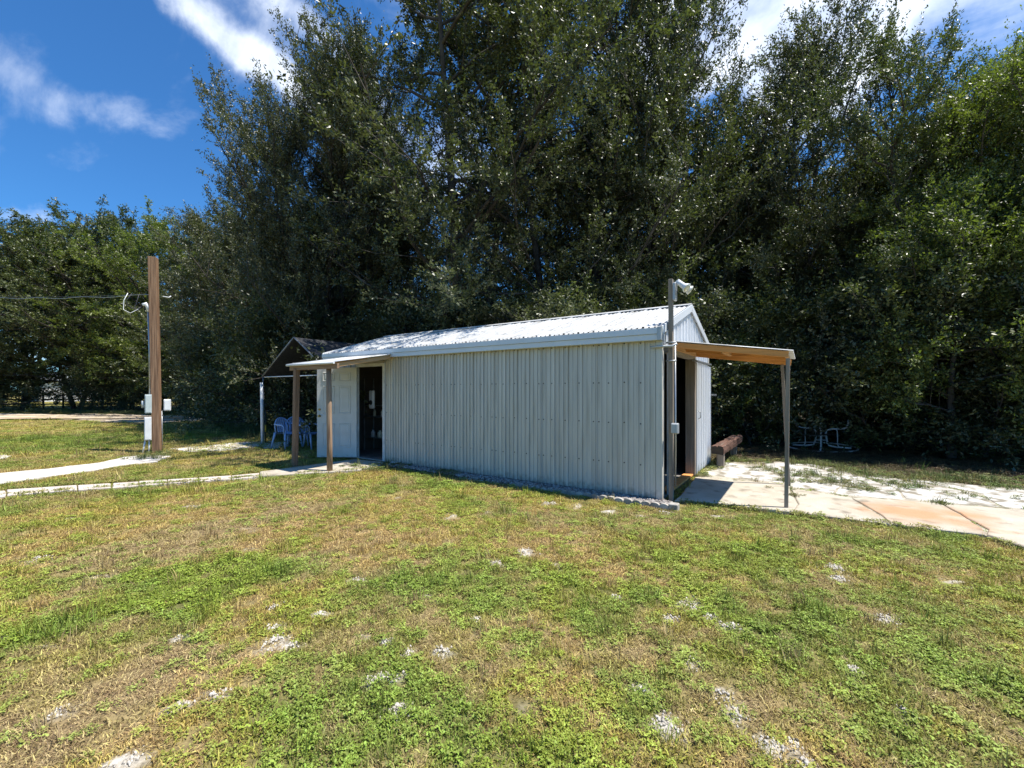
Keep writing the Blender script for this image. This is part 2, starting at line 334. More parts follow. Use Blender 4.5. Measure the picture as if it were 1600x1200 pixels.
BD = [(430, 800, .9, .7), (560, 820, .9, .9), (370, 810, .8, .6), (250, 840, .7, .7), (80, 1010, .35, .7), (300, 1040, .35, .9), (200, 1060, .4, .9), (130, 1140, .45, 1.0), (330, 1120, .25, .6), (650, 850, .7, .6), (860, 820, .7, .5), (1170, 1170, .35, .7), (1050, 1180, .3, .4), (520, 900, .3, .5), (1000, 880, .5, .4), (80, 850, .6, .5)]
BLp = np.array([(*G(a, b), r, w) for a, b, r, w in BL]); BDp = np.array([(*G(a, b), r, w) for a, b, r, w in BD])
def sand_at(x, y):
    s = np.zeros_like(x); wob = .45+1.1*fbm(x, y, 9, 3, 3)
    for a, b, r in SP:
        d = np.hypot(x-a, y-b)/(r*.86*wob); s = np.maximum(s, np.clip(1.35-d, 0, 1))
    s = np.maximum(s, np.clip((fbm(x, y, 3.3, 21, 4)-.77)*9, 0, 1)); s = s*np.clip((fbm(x, y, 26, 23, 3)-.37)*7, 0, 1)
    return s
def lawn(x, y):
    g = np.zeros_like(x); d = np.zeros_like(x)
    for a, b, r, w in BLp: g += w*np.exp(-((x-a)**2+(y-b)**2)/(r*r))
    for a, b, r, w in BDp: d += w*np.exp(-((x-a)**2+(y-b)**2)/(r*r))
    n1 = fbm(x, y, .8, 5); n2 = fbm(x, y, 3.5, 7); n3 = fbm(x, y, 1.7, 31)
    g = np.clip(.20+g*.55+(n1-.5)*1.0+(n2-.5)*1.7-d*.35, 0, .9)
    n4 = fbm(x, y, 8.5, 91, 3); d = np.clip(.24+d*.38+(n3-.5)*.9+(.5-n2)*.9+(n4-.5)*1.1-g*.3, 0, .9)
    return g, d
def lawn_col(x, y, tufts=False):
    g, d = lawn(x, y)
    lush = np.array((.165, .245, .034)); olive = np.array((.385, .335, .080)); dry = np.array((.43, .325, .16)); 
    c = olive*(1-g[:, None])+lush*g[:, None]
    return c*(1-d[:, None])+dry*d[:, None], g, d
def zground(x, y):
    near = 1/(1+np.hypot(x-CX, y-CY)/14)
    return (fbm(x, y, 1.3, 11, 3)-.5)*.030*near+(fbm(x, y, 11, 12, 2)-.5)*.012*near-.014
def make_ground():
    def axis(n, k, c, lim):
        t = np.linspace(-1, 1, n); return c+np.sinh(t*k)/math.sinh(k)*lim
    u = axis(410, 9.2, 0.0, 2500); w = axis(410, 9.2, 3.2, 2500)
    U, Wd = np.meshgrid(u, w); U = U.ravel(); Wd = Wd.ravel()
    X = CX+RT[0]*U+FW[0]*Wd; Y = CY+RT[1]*U+FW[1]*Wd
    S = sand_at(X, Y)
    Z = zground(X, Y)+S*.020*(.2+fbm(X, Y, 32, 14, 2))
    c, g, d = lawn_col(X, Y)
    nf = np.clip((np.hypot(X-CX, Y-CY)-4)/9, 0, 1)[:, None]; soil = np.array((.17, .125, .075)); c = (c*.35+soil*.65)*(1-nf)+(c*.62+soil*.2)*nf
    sandc = np.array((.62, .575, .51))*(.45+.8*fbm(X, Y, 40, 77, 3))[:, None]
    c = c*(1-S[:, None])+sandc*S[:, None]
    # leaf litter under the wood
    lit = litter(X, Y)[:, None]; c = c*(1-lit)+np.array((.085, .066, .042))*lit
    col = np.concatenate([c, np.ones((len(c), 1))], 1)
    n = 410; I = np.arange(n*n).reshape(n, n)
    F = np.stack([I[:-1, :-1].ravel(), I[:-1, 1:].ravel(), I[1:, 1:].ravel(), I[1:, :-1].ravel()], 1)
    m = bpy.data.materials.new('ground_soil'); m.use_nodes = True; N = m.node_tree.nodes; L = m.node_tree.links
    b = N['Principled BSDF']; b.inputs['Roughness'].default_value = 1; b.inputs['Specular IOR Level'].default_value = .1
    at = N.new('ShaderNodeAttribute'); at.attribute_name = 'gcol'
    geo = N.new('ShaderNodeNewGeometry')
    ns = N.new('ShaderNodeTexNoise'); ns.inputs['Scale'].default_value = 38; ns.inputs['Detail'].default_value = 5; ns.inputs['Roughness'].default_value = .7; L.new(geo.outputs['Position'], ns.inputs[0])
    ns2 = N.new('ShaderNodeTexNoise'); ns2.inputs['Scale'].default_value = 3.1; ns2.inputs['Detail'].default_value = 7; L.new(geo.outputs['Position'], ns2.inputs[0])
    r = N.new('ShaderNodeMapRange'); r.inputs[1].default_value = .3; r.inputs[2].default_value = .7; r.inputs[3].default_value = .45; r.inputs[4].default_value = 1.35; L.new(ns.outputs[0], r.inputs[0])
    r2 = N.new('ShaderNodeMapRange'); r2.inputs[1].default_value = .35; r2.inputs[2].default_value = .65; r2.inputs[3].default_value = .82; r2.inputs[4].default_value = 1.15; L.new(ns2.outputs[0], r2.inputs[0])
    mu = N.new('ShaderNodeMath'); mu.operation = 'MULTIPLY'; L.new(r.outputs[0], mu.inputs[0]); L.new(r2.outputs[0], mu.inputs[1])
    vm = N.new('ShaderNodeVectorMath'); vm.operation = 'SCALE'; L.new(at.outputs['Color'], vm.inputs[0]); L.new(mu.outputs[0], vm.inputs['Scale'])
    L.new(vm.outputs[0], b.inputs['Base Color'])
    bp = N.new('ShaderNodeBump'); bp.inputs['Strength'].default_value = .9; bp.inputs['Distance'].default_value = .012; L.new(ns.outputs[0], bp.inputs['Height']); L.new(bp.outputs[0], b.inputs['Normal'])
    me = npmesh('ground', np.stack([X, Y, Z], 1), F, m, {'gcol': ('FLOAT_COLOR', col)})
    me.polygons.foreach_set('use_smooth', np.ones(len(F), bool))
    o = bpy.data.objects.new('ground', me); COL.objects.link(o); tag(o, kind='structure')
# wood edge: line of tree fronts in camera ground coords (lateral, forward)
EDGE = [(-60, 30), (-33, 30), (-20, 27.5), (-14, 21), (-8.5, 14.5), (-5, 13.5), (0, 12.8), (3, 11.6), (4.5, 9.5), (5.8, 8.4), (6.5, 7.4), (7.5, 6.9), (9, 6.5), (12, 6.4), (40, 6)]
def camuv(x, y):
    dx = x-CX; dy = y-CY; return dx*RT[0]+dy*RT[1], dx*FW[0]+dy*FW[1]
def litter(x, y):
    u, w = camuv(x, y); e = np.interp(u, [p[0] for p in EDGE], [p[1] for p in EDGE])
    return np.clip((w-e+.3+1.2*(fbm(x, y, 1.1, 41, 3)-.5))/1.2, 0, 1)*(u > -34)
make_ground()

def sheet(name, pts, m, z=.004, sub=14, jit=.05, seed=1, label=None, kind='structure'):
    rng = random.Random(seed); P = []
    for i in range(len(pts)):
        a = Vector(G(*pts[i])); b = Vector(G(*pts[(i+1) % len(pts)])); 
        n = max(1, min(sub, int((b-a).length/.15)))
        for k in range(n):
            p = a.lerp(b, k/n); d = (p-Vector((CX, CY))).length
            P.append((p.x+rng.uniform(-jit, jit), p.y+rng.uniform(-jit, jit)))
    mb = MB(); n = len(P)
    mb.add([(x, y, z) for x, y in P]+[(x, y, z-.05) for x, y in P], [tuple(range(n))]+[(i, n+i, n+(i+1) % n, (i+1) % n) for i in range(n)])
    o = mb.build(name, m, origin=(P[0][0], P[0][1], 0)); tag(o, kind=kind); return o, P
EXCL = []
def ex(pts, px=True): EXCL.append(np.array([G(*p) for p in pts] if px else pts))
def lumpy_path():
    up = [(-160, 752), (0, 740), (75, 733), (150, 724), (205, 713), (255, 711), (262, 714)]
    lo = [(245, 722), (200, 727), (130, 738), (60, 748), (0, 757), (-160, 772)]
    sheet('sand_path', up+lo, M['sand'], z=.012, jit=.05, seed=3); ex(up+lo)
lumpy_path()
sheet('sandy_track', [(-200, 657), (0, 656.5), (60, 654), (140, 657), (230, 661), (300, 658), (340, 654), (290, 650), (180, 647), (60, 646.5), (-200, 646)], M['sandtan'], z=.010, jit=.35, seed=4, sub=60); ex([(-200, 657), (0, 656.5), (60, 654), (140, 657), (230, 661), (300, 658), (340, 654), (290, 650), (180, 647), (60, 646.5), (-200, 646)])
sheet('sand_clearing', [(262, 702), (300, 706), (345, 704), (400, 699), (432, 703), (455, 694), (420, 690), (370, 692), (320, 697)], M['sand'], z=.010, jit=.09, seed=5)
sheet('sand_spot', [(-40, 722), (0, 718), (16, 713), (0, 710), (-40, 711)], M['sand'], z=.010, jit=.05, seed=6)

# ---------------- concrete pieces
def slab(name, pts, m, parent, z1=.03, seed=0, jit=.012):
    rng = random.Random(seed); P = []
    for i in range(len(pts)):
        a = Vector(G(*pts[i], z1)); b = Vector(G(*pts[(i+1) % len(pts)], z1)); n = max(1, int((b-a).length/.22))
        for k in range(n):
            p = a.lerp(b, k/n); P.append((p.x+rng.uniform(-jit, jit), p.y+rng.uniform(-jit, jit)))
    # orientation
    A = sum(P[i][0]*P[(i+1) % len(P)][1]-P[(i+1) % len(P)][0]*P[i][1] for i in range(len(P)))
    if A < 0: P.reverse()
    mb = MB(); c = (sum(p[0] for p in P)/len(P), sum(p[1] for p in P)/len(P))
    inn = [(c[0]+(x-c[0])*(1-.012/max(.2, math.hypot(x-c[0], y-c[1]))), c[1]+(y-c[1])*(1-.012/max(.2, math.hypot(x-c[0], y-c[1])))) for x, y in P]
    n = len(P)
    mb.add([(x, y, -.05) for x, y in P]+[(x, y, z1-.008) for x, y in P]+[(x, y, z1) for x, y in inn],
           [tuple(range(2*n, 3*n))]+[(i, (i+1) % n, n+(i+1) % n, n+i) for i in range(n)]+[(n+i, n+(i+1) % n, 2*n+(i+1) % n, 2*n+i) for i in range(n)])
    o = mb.build(name, m, parent); EXCL.append(np.array(P)); return o
patio = bpy.data.objects.new('patio', None); COL.objects.link(patio); patio.location = (*G(1300, 780), 0); tag(patio, kind='structure')
slab('concrete_slab', [(1058, 779), (1150, 789), (1237, 799), (1246, 787), (1232, 761), (1223, 756), (1087, 745)], M['slab'], patio, .035, 1)
slab('concrete_slab', [(1239, 799), (1310, 808), (1390, 818), (1373, 804), (1327, 777), (1236, 762), (1249, 787)], M['slab'], patio, .032, 2)
slab('concrete_slab', [(1394, 818), (1460, 826), (1538, 834), (1538, 826), (1468, 786), (1346, 777), (1332, 778), (1377, 804)], M['slab'], patio, .030, 3)
slab('concrete_slab', [(1543, 834), (1620, 860), (1760, 890), (1800, 850), (1760, 812), (1600, 797), (1486, 788), (1474, 787), (1545, 826)], M['slab'], patio, .032, 4)
slab('sand_bed', [(1056, 781), (1237, 800), (1390, 819), (1540, 836), (1620, 861), (1800, 880), (1770, 800), (1600, 763), (1437, 749), (1366, 741), (1303, 730), (1223, 721), (1135, 722), (1100, 732)], M['bed'], patio, .016, 90, .02); EXCL.pop()
old = [[(1096, 741), (1223, 754), (1228, 748), (1190, 730), (1135, 722), (1108, 728)],
       [(1226, 755), (1236, 760), (1300, 770), (1322, 752), (1300, 738), (1240, 722), (1195, 723), (1195, 729), (1232, 747)],
       [(1303, 771), (1342, 775), (1410, 779), (1400, 764), (1345, 744), (1303, 731), (1246, 722), (1303, 737), (1326, 751)],
       [(1414, 779), (1480, 785), (1560, 791), (1530, 772), (1450, 757), (1395, 748), (1366, 742), (1350, 744), (1404, 763)],
       [(1564, 791), (1620, 797), (1760, 810), (1740, 782), (1600, 765), (1500, 756), (1437, 750), (1408, 749), (1455, 756), (1534, 771)]]
for i, p in enumerate(old): slab('old_slab', p, M['slabw'], patio, .022, 20+i, .02)
walk = bpy.data.objects.new('walkway', None); COL.objects.link(walk); walk.location = (*G(215, 755), 0); tag(walk, kind='structure')
TY = lambda x: np.interp(x, [-200, 0, 110, 215, 355, 430], [781, 766, 758.5, 752, 743.5, 736.5]); BY = lambda x: np.interp(x, [-200, 0, 110, 215, 355, 430], [793, 775, 765.5, 758.5, 748.5, 742])
js = [-190, -100, -40, 10, 66, 122, 175, 217, 262, 310, 362, 405]
for i in range(len(js)-1):
    a, b = js[i]+.8, js[i+1]-.8; dy = random.Random(i).uniform(-.6, .6)
    slab('paving_stone', [(a, BY(a)+dy), (b, BY(b)+dy), (b, TY(b)+dy), (a, TY(a)+dy)], M['paver'], walk, .025, 40+i, .01)
slab('paving_stone', [(407, 743.5), (470, 739.5), (560, 734), (594, 727), (602, 722), (555, 717.5), (480, 727), (407, 736.5)], M['slab'], walk, .03, 60, .015)

# ================================================================== SHED
PITCH = .934/4; PW = .934; SL = 8*PW; SW = 3.45; WH = 2.26; RIDGE = 2.93; EV = 2.385
shed = thing('metal_shed', (-SL/2, SW/2, 0), 'long pale grey corrugated steel shed with white ribbed roof standing on the lawn', 'shed')
def prof(w, pitch=PITCH, hgt=.024):       # ribs slightly undercut, as pressed sheet is
    P = [(0, hgt), (.012, hgt), (.008, 0)]; n = int(round(w/pitch)); h2 = .012
    for k in range(n):
        x = k*pitch
        for j in (1, 2):
            c = x+pitch*j/3; P += [(c-.010, 0), (c-.012, h2), (c+.012, h2), (c+.010, 0)]
        e = (k+1)*pitch
        if k < n-1: P += [(e-.016, 0), (e-.018, hgt), (e+.018, hgt), (e+.012, 0)]
        else: P += [(e-.016, 0), (e-.018, hgt), (e-.006, hgt), (e-.004, -.004)]
    return P
def panel_mb(O, U, Hh, Nn, w, z0, z1, pitch=PITCH, hgt=.024):   # z0,z1: numbers or functions of the distance along U
    O, U, Hh, Nn = map(Vector, (O, U, Hh, Nn)); P = prof(w, pitch, hgt); mb = MB(); vs = []
    f0 = z0 if callable(z0) else (lambda x: z0); f1 = z1 if callable(z1) else (lambda x: z1)
    for x, d in P: vs += [O+U*x+Nn*d+Hh*f0(x), O+U*x+Nn*d+Hh*f1(x)]
    fl = U.cross(Hh).dot(Nn) > 0
    fs = [((2*i, 2*i+2, 2*i+3, 2*i+1) if fl else (2*i, 2*i+1, 2*i+3, 2*i+2)) for i in range(len(P)-1)]
    mb.add(vs, fs); return mb
def share_panels(name, m, first_mb, parent, offs):
    o = first_mb.build(name, m, parent); base = o.location.copy(); res = [o]
    for d in offs[1:]: res.append(piece(name, o.data, parent, base+Vector(d)-Vector(offs[0])))
    return res
# front wall: panel 6 is the doorway
share_panels('wall_panel', M['panel'], panel_mb((0, 0, 0), (-1, 0, 0), (0, 0, 1), (0, -1, 0), PW, .03, WH), shed, [(-k*PW, 0, 0) for k in (0, 1, 2, 3, 4, 5, 7)])
panel_mb((-6*PW, 0, 0), (-1, 0, 0), (0, 0, 1), (0, -1, 0), PW, 2.075, WH).build('wall_panel', M['panel'], shed)
share_panels('rear_wall_panel', M['panel'], panel_mb((0, SW, 0), (-1, 0, 0), (0, 0, 1), (0, 1, 0), PW, .03, WH), shed, [(-k*PW, 0, 0) for k in range(8)])
ztop = lambda y: EV-.03+(RIDGE-EV)*(1-abs(y-SW/2)/(SW/2))
OP0, OP1, OPH = .40, 1.95, 2.03     # gable door opening
GP = SW/4; gp = GP/4
for k in range(4):
    y0 = k*GP; f1 = lambda x, y0=y0: ztop(y0+x)
    panel_mb((0, y0, 0), (0, 1, 0), (0, 0, 1), (1, 0, 0), GP, 2.13, f1, gp).build('gable_panel', M['panelsun'], shed)
    panel_mb((-SL, y0, 0), (0, 1, 0), (0, 0, 1), (-1, 0, 0), GP, .03, f1, gp).build('gable_panel', M['panelsun'], shed)
panel_mb((0, 2.08, 0), (0, 1, 0), (0, 0, 1), (1, 0, 0), SW-2.08, .03, 2.13, (SW-2.08)/6).build('gable_panel', M['panelsun'], shed)
# roof
RX0 = .045; RL = RX0+7.60; rp = RL/8
th = math.atan2(RIDGE-EV, SW/2); SLEN = (SW/2+.15)/math.cos(th)
for sgn in (1, -1):
    yr = SW/2; Hd = (0, -sgn*math.cos(th), -math.sin(th)); Nd = (0, -sgn*math.sin(th), math.cos(th))
    share_panels('roof_panel', M['roof'], panel_mb((RX0, yr, RIDGE), (-1, 0, 0), Hd, Nd, rp, .0, SLEN, rp/4, .022), shed, [(-k*rp, 0, 0) for k in range(8)])
# ridge cap
mb = MB()
for sgn in (1, -1):
    a = Vector((RX0+.01, SW/2, RIDGE+.034)); d = Vector((0, -sgn*math.cos(th), -math.sin(th)))*.13
    b = Vector((RX0-RL-.01, SW/2, RIDGE+.034))
    mb.add([a, b, b+d, a+d, a+d+Vector((0, 0, -.008)), b+d+Vector((0, 0, -.008))], [(0, 1, 2, 3), (3, 2, 5, 4)])
mb.build('ridge_cap', M['roof'], shed)
# eave trim front: two stepped strips plus end cap
ye = SW/2-SLEN*math.cos(th); ze = RIDGE-SLEN*math.sin(th)
mb = MB(); mb.box(RX0-RL, ye-.012, ze-.085, RX0-.05, ye+.008, ze-.004, .002).build('gutter_strip', M['trim'], shed)
mb = MB(); mb.box(RX0-RL, ye+.006, ze-.165, RX0-.05, -.026, ze-.087, .002).build('fascia', M['trim'], shed)
MB().box(RX0-.048, ye-.018, ze-.17, RX0+.004, .03, ze+.006, .002).build('eave_end_cap', M['greybox'], shed)
MB().box(RX0-RL, SW+.03, ze-.165, RX0, SW+.16, ze-.004, .002).build('fascia', M['trim'], shed)
for sgn in (1, -1):        # rake trim
    for xx in (RX0+.006, RX0-RL-.006):
        a = Vector((xx, SW/2, RIDGE-.045)); b = a+Vector((0, -sgn*math.cos(th), -math.sin(th)))*(SLEN-.02)
        MB().beam(a, b, .018, .11, up=(0, 0, 1), bev=.002).build('rake_trim', M['trim'], shed)
# corner trims, base, jambs
for cx_, cy_ in ((0, 0), (-SL, 0), (-SL, SW), (0, SW)):
    dx = 1 if cx_ == 0 else -1; dy = -1 if cy_ == 0 else 1
    mb = MB(); mb.box(min(cx_, cx_+dx*.026), min(cy_-dy*.07, cy_+dy*.026), .02, max(cx_, cx_+dx*.026), max(cy_-dy*.07, cy_+dy*.026), WH, .002)
    mb.box(min(cx_-dx*.055, cx_-dx*.001), min(cy_+dy*.0225, cy_+dy*.027), .021, max(cx_-dx*.055, cx_-dx*.001), max(cy_+dy*.0225, cy_+dy*.027), WH-.001)
    mb.build('corner_trim', M['panel'], shed)
# lining (studs side) keeps the inside dark
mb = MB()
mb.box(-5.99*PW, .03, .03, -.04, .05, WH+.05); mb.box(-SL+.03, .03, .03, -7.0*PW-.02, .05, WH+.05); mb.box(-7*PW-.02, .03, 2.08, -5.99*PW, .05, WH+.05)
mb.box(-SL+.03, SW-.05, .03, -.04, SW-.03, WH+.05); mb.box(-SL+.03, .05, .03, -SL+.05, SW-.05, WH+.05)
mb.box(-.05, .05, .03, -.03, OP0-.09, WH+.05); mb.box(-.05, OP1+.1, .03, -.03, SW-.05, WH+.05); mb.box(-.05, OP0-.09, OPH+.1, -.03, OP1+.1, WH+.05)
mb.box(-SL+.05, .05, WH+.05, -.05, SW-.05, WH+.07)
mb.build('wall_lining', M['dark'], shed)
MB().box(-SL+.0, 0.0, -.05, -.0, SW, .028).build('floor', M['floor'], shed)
# screws
mb = MB()
def screw(p, n):
    p = Vector(p); n = Vector(n); mb.tube([p, p+n*.005, p+n*.008], [.0095, .0095, .005], 6)
for z in (.47, 1.04, 1.61, 2.16):
    for k in range(8):
        if k == 6 and z < 2.1: continue
        for j in range(4):
            xo = j*PITCH+PITCH/2*0+.04
            screw((-(k*PW+xo), -.0005, z+random.Random(k*9+j).uniform(-.006, .006)), (0, -1, 0))
        screw((-(k*PW+PW-.045), -.0005, z), (0, -1, 0))
for z in (.5, 1.05, 1.6, 2.0):
    for j in range(6): screw((.0005, 2.08+(SW-2.08)/6*j+.05, z), (1, 0, 0))
o = mb.build('screw_heads', M['screw'], shed); tag(o, kind='stuff')
# roof screws and pebbled texture omitted from far; front doorway frame
xa, xb = -6*PW-.02, -7*PW+.0     # right and left edges of doorway
fr = MB(); fr.box(xa-.035, -.03, .03, xa+.03, .06, 2.075, .002); o = fr.build('door_jamb', M['jamb'], shed)
MB().box(xb-.01, -.025, .03, xb+.03, .04, 2.075, .002).build('door_jamb', M['jamb'], shed)
MB().box(xb+.032, -.03, 2.01, xa-.037, .06, 2.074, .002).build('door_header', M['jamb'], shed)
MB().box(xb-.06, -.055, 2.078, xa+.06, -.021, 2.11, .002).build('drip_strip', M['woodgx'], shed)
MB().box(xb+.032, -.06, .029, xa-.037, .10, .055, .003).build('threshold', M['conduit'], shed)
# open door leaf
hx, hy = xb+.06, -.035
leaf = bpy.data.objects.new('door', None); COL.objects.link(leaf); leaf.parent = shed; leaf.location = Vector((hx, hy, .045))-parent_world(shed); leaf.rotation_euler = (0, 0, math.pi+YAW-R(1))
leaf['label'] = 'open white six panel door'
def lpart(mb, name, m):
    me_o = mb.build(name, m); me_o.parent = leaf; return me_o
DW, DH = .87, 1.955
lpart(MB().box(.0, .0, 0, DW, .04, DH, .002), 'door_leaf', M['door'])
# after the turn the camera sees the local +y side (y = .04)
for (x0, x1) in ((.13, .39), (.48, .74)):
    for (z0, z1) in ((1.66, 1.85), (.95, 1.55), (.22, .74)):
        mb = MB(); zz = .0405
        # moulding: raised ring sloping inwards then a raised field
        def ring(a, ya, b, yb):
            A = [(x0+a, ya, z0+a), (x1-a, ya, z0+a), (x1-a, ya, z1-a), (x0+a, ya, z1-a)]; B = [(x0+b, yb, z0+b), (x1-b, yb, z0+b), (x1-b, yb, z1-b), (x0+b, yb, z1-b)]
            mb.add(A+B, [(i, 4+i, 4+(i+1) % 4, (i+1) % 4) for i in range(4)])
        ring(0, zz, .006, zz+.012); ring(.006, zz+.012, .026, zz+.0005); ring(.026, zz+.0005, .050, zz+.011)
        mb.add([(x0+.050, zz+.011, z0+.050), (x0+.050, zz+.011, z1-.050), (x1-.050, zz+.011, z1-.050), (x1-.050, zz+.011, z0+.050)], [(0, 1, 2, 3)])
        lpart(mb, 'door_panel', M['door'])
lpart(MB().tube([(DW-.06, .04, .90), (DW-.06, .062, .90), (DW-.06, .07, .90), (DW-.06, .1, .90)], [.028, .012, .026, .022], 12), 'door_knob', M['brass'])
lpart(MB().tube([(DW-.06, .04, 1.04), (DW-.06, .056, 1.04)], [.026, .024], 12), 'deadbolt', M['brass'])
for z in (.2, .95, 1.7): lpart(MB().tube([(-.008, .015, z), (-.008, .015, z+.09)], .009, 8), 'hinge', M['greybox'])
# gable doorway frame and sliding leaf
MB().box(.003, OP0-.10, .03, .036, OP0, OPH, .002).build('door_jamb', M['jamb'], shed)
MB().box(-.10, OP1+.0, .03, .055, OP1+.10, OPH, .003).build('door_jamb', M['woodz'], shed)
MB().box(-.06, OP0-.10, OPH+.001, .05, OP1+.12, OPH+.095, .002).build('door_header', M['woodgx'], shed)
MB().box(.026, OP1-.1, OPH-.03, .075, SW+.02, OPH+.0, .002).build('sliding_track', M['conduit'], shed)
mb = panel_mb((.045, 2.08, 0), (0, 1, 0), (0, 0, 1), (1, 0, 0), SW-2.10, .06, 1.97, (SW-2.10)/6); mb.build('sliding_door', M['panelsun'], shed)
MB().box(.03, 2.055, .05, .072, 2.085, 1.985, .002).build('door_edge_trim', M['trim'], shed)
MB().tube([(.075, 2.13, 1.0), (.11, 2.13, 1.02), (.11, 2.13, 1.12), (.075, 2.13, 1.14)], .008, 6).build('door_pull', M['conduit'], shed)
MB().box(-.12, OP0, .029, .03, OP1, .06, .004).build('door_sill', M['woodx'], shed)
MB().box(.027, SW-.03, 1.39, .17, SW-.008, 1.425, .002).build('side_bracket', M['galv'], shed)
MB().box(-5.33, -.10, .03, -5.12, -.028, .055, .003).build('wall_foot_vent', M['pvc'], shed)

# things inside
o = MB().beam((-1.15, 2.3, .03), (-1.02, 2.9, 2.05), .26, .035, up=(1, 0, 0)).build('plywood_board', M['woodz'], origin=(-1.15, 2.3, .03)); tag(o, 'grey plank leaning upright inside the wide right hand doorway', 'board')
t = thing('box_fan', (-6.67, .5, 1.08), 'white box with round dark opening hanging inside the narrow left doorway', 'fan')
MB().box(-6.75, .47, 1.08, -6.59, .54, 1.50, .02).build('housing', M['pvc'], t)
MB().tube([(-6.67, .47, 1.22), (-6.67, .46, 1.22)], [.055, .055], 20).build('opening', M['black'], t)
t = thing('steel_shelf', (-6.95, .95, .03), 'dark shelf of small jars just inside the left doorway', 'shelf')
for z in (.35, .85, 1.12): MB().box(-7.35, .8, z, -6.55, 1.1, z+.02, .002).build('shelf_board', M['galv'], t)
for x in (-7.35, -6.55):
    for y in (.81, 1.09): MB().box(x-.015, y-.012, .03, x+.015, y+.012, 1.8, .002).build('upright', M['galv'], t)
for i, (x, z, r) in enumerate(((-7.1, .37, .05), (-6.85, .37, .06), (-6.75, .87, .045), (-7.05, .87, .035))):
    o = MB().tube([(x, .88, z), (x, .88, z+.12), (x, .88, z+.14), (x, .88, z+.17)], [r, r, r*.5, r*.5], 12).build('jar', M['lens'] if i % 2 else M['pvc'], origin=(x, .88, z))
    tag(o, ('white jar at left on the lowest shelf inside the left doorway', 'pale yellow jar at right on the lowest shelf inside the left doorway', 'white jar at right on the middle shelf inside the left doorway', 'small pale yellow jar at left on the middle shelf inside the left doorway')[i], 'jar')

# ---------------- door canopy (left)
cn = thing('door_canopy', (-6.0, -.75, 0), 'small lean-to porch roof on two timber posts over the white door', 'canopy')
CX0, CX1, CYF = -5.25, -6.78, -1.42; zf, zb = 1.985, 2.225
def corr(O, U, Hh, Nn, w, l, pitch=.076, amp=.009, name='roof_sheet', m=None, parent=None):
    O, U, Hh, Nn = map(Vector, (O, U, Hh, Nn)); n = int(w/pitch*8); vs = []
    for s_ in (0, 1):
        for i in range(n+1):
            x = w*i/n; d = amp*math.sin(2*math.pi*x/pitch)+s_*.0012
            vs += [O+U*x+Nn*d, O+U*x+Nn*d+Hh*l]
    k = 2*(n+1); fs = [(2*i, 2*i+2, 2*i+3, 2*i+1) for i in range(n)]+[(k+2*i, k+2*i+1, k+2*i+3, k+2*i+2) for i in range(n)]+[(2*i, k+2*i, k+2*i+2, 2*i+2) for i in range(n)]+[(2*i+1, 2*i+3, k+2*i+3, k+2*i+1) for i in range(n)]
    mb = MB(); mb.add(vs, fs, True); return mb.build(name, m, parent)
sl = Vector((0, -CYF-.03, zb-zf)); 
corr((CX0, CYF, zf+.02), (-1, 0, 0), sl.normalized(), (0, -sl.normalized().z, sl.normalized().y), CX0-CX1, sl.length, m=M['roof'], parent=cn)
MB().tube([(CX0+.005, CYF-.005, zf+.005), (CX1-.005, CYF-.005, zf+.005)], .022, 8).build('front_trim', M['pvc'], cn)
MB().beam((CX0+.02, CYF+.07, zf-.05), (CX1-.0, CYF+.07, zf-.05), .045, .09).build('front_beam', M['woodwx'], cn)
for x in (CX0-.06, (CX0+CX1)/2, CX1+.06):
    MB().beam((x, CYF+.1, zf-.03), (x, -.06, zb-.04), .04, .07).build('rafter', M['woody'], cn)
MB().beam((CX1+.1, -.95, 2.03), (CX1-.62, -.95, 2.03), .035, .12).build('side_board', M['woodgx'], cn)
MB().tube([(-5.605, -1.27, -.05), (-5.60, -1.275, .5), (-5.61, -1.28, 1.2), (-5.59, -1.30, zf-.055)], [.052, .048, .048, .045], 12).build('post', M['woodpine'], cn)
MB().beam((-6.67, -1.33, -.05), (-6.58, -1.34, zf-.055), .09, .09, up=(0, 1, 0), bev=.006).build('post', M['woodbr'], cn)

# ---------------- side canopy (right)
sc = thing('side_canopy', (.75, 1.2, 0), 'lean-to roof of orange lumber beams outside the wide right doorway', 'canopy')
bx = 1.45
for y, w_, z_, h_ in ((.40, .04, .014, .078), (2.0, .04, -.004, .09)): MB().beam((.03, y, 2.135+z_), (bx, y, 1.935+z_), w_, h_).build('side_beam', M['woodx'], sc)
MB().beam((.03, 1.2, 2.15), (bx-.03, 1.2, 1.95), .04, .07).build('rafter', M['woodx'], sc)
MB().beam((bx-.03, .43, 1.962), (bx-.03, 1.975, 1.962), .04, .04).build('end_beam', M['woody'], sc)
MB().beam((.055, .43, 2.12), (.055, 1.975, 2.12), .04, .07).build('wall_ledger', M['woody'], sc)
MB().beam((.7, .43, 2.035), (.7, 1.17, 2.035), .04, .06).build('purlin', M['woody'], sc)
sl = Vector((bx+.03, 0, -.215)); sln = sl.normalized()
corr((.02, .36, 2.205), (0, 1, 0), sln, (-sln.z, 0, sln.x), 1.70, sl.length, m=M['roof'], parent=sc)
MB().beam((1.425, .425, -.05), (1.445, .40, 1.90), .035, .045, up=(1, 0, 0), bev=.004).build('post', M['woodz'], sc)
MB().beam((1.42, 2.0, -.03), (1.33, 1.98, 1.90), .035, .045, up=(1, 0, 0), bev=.004).build('post', M['woodz'], sc)

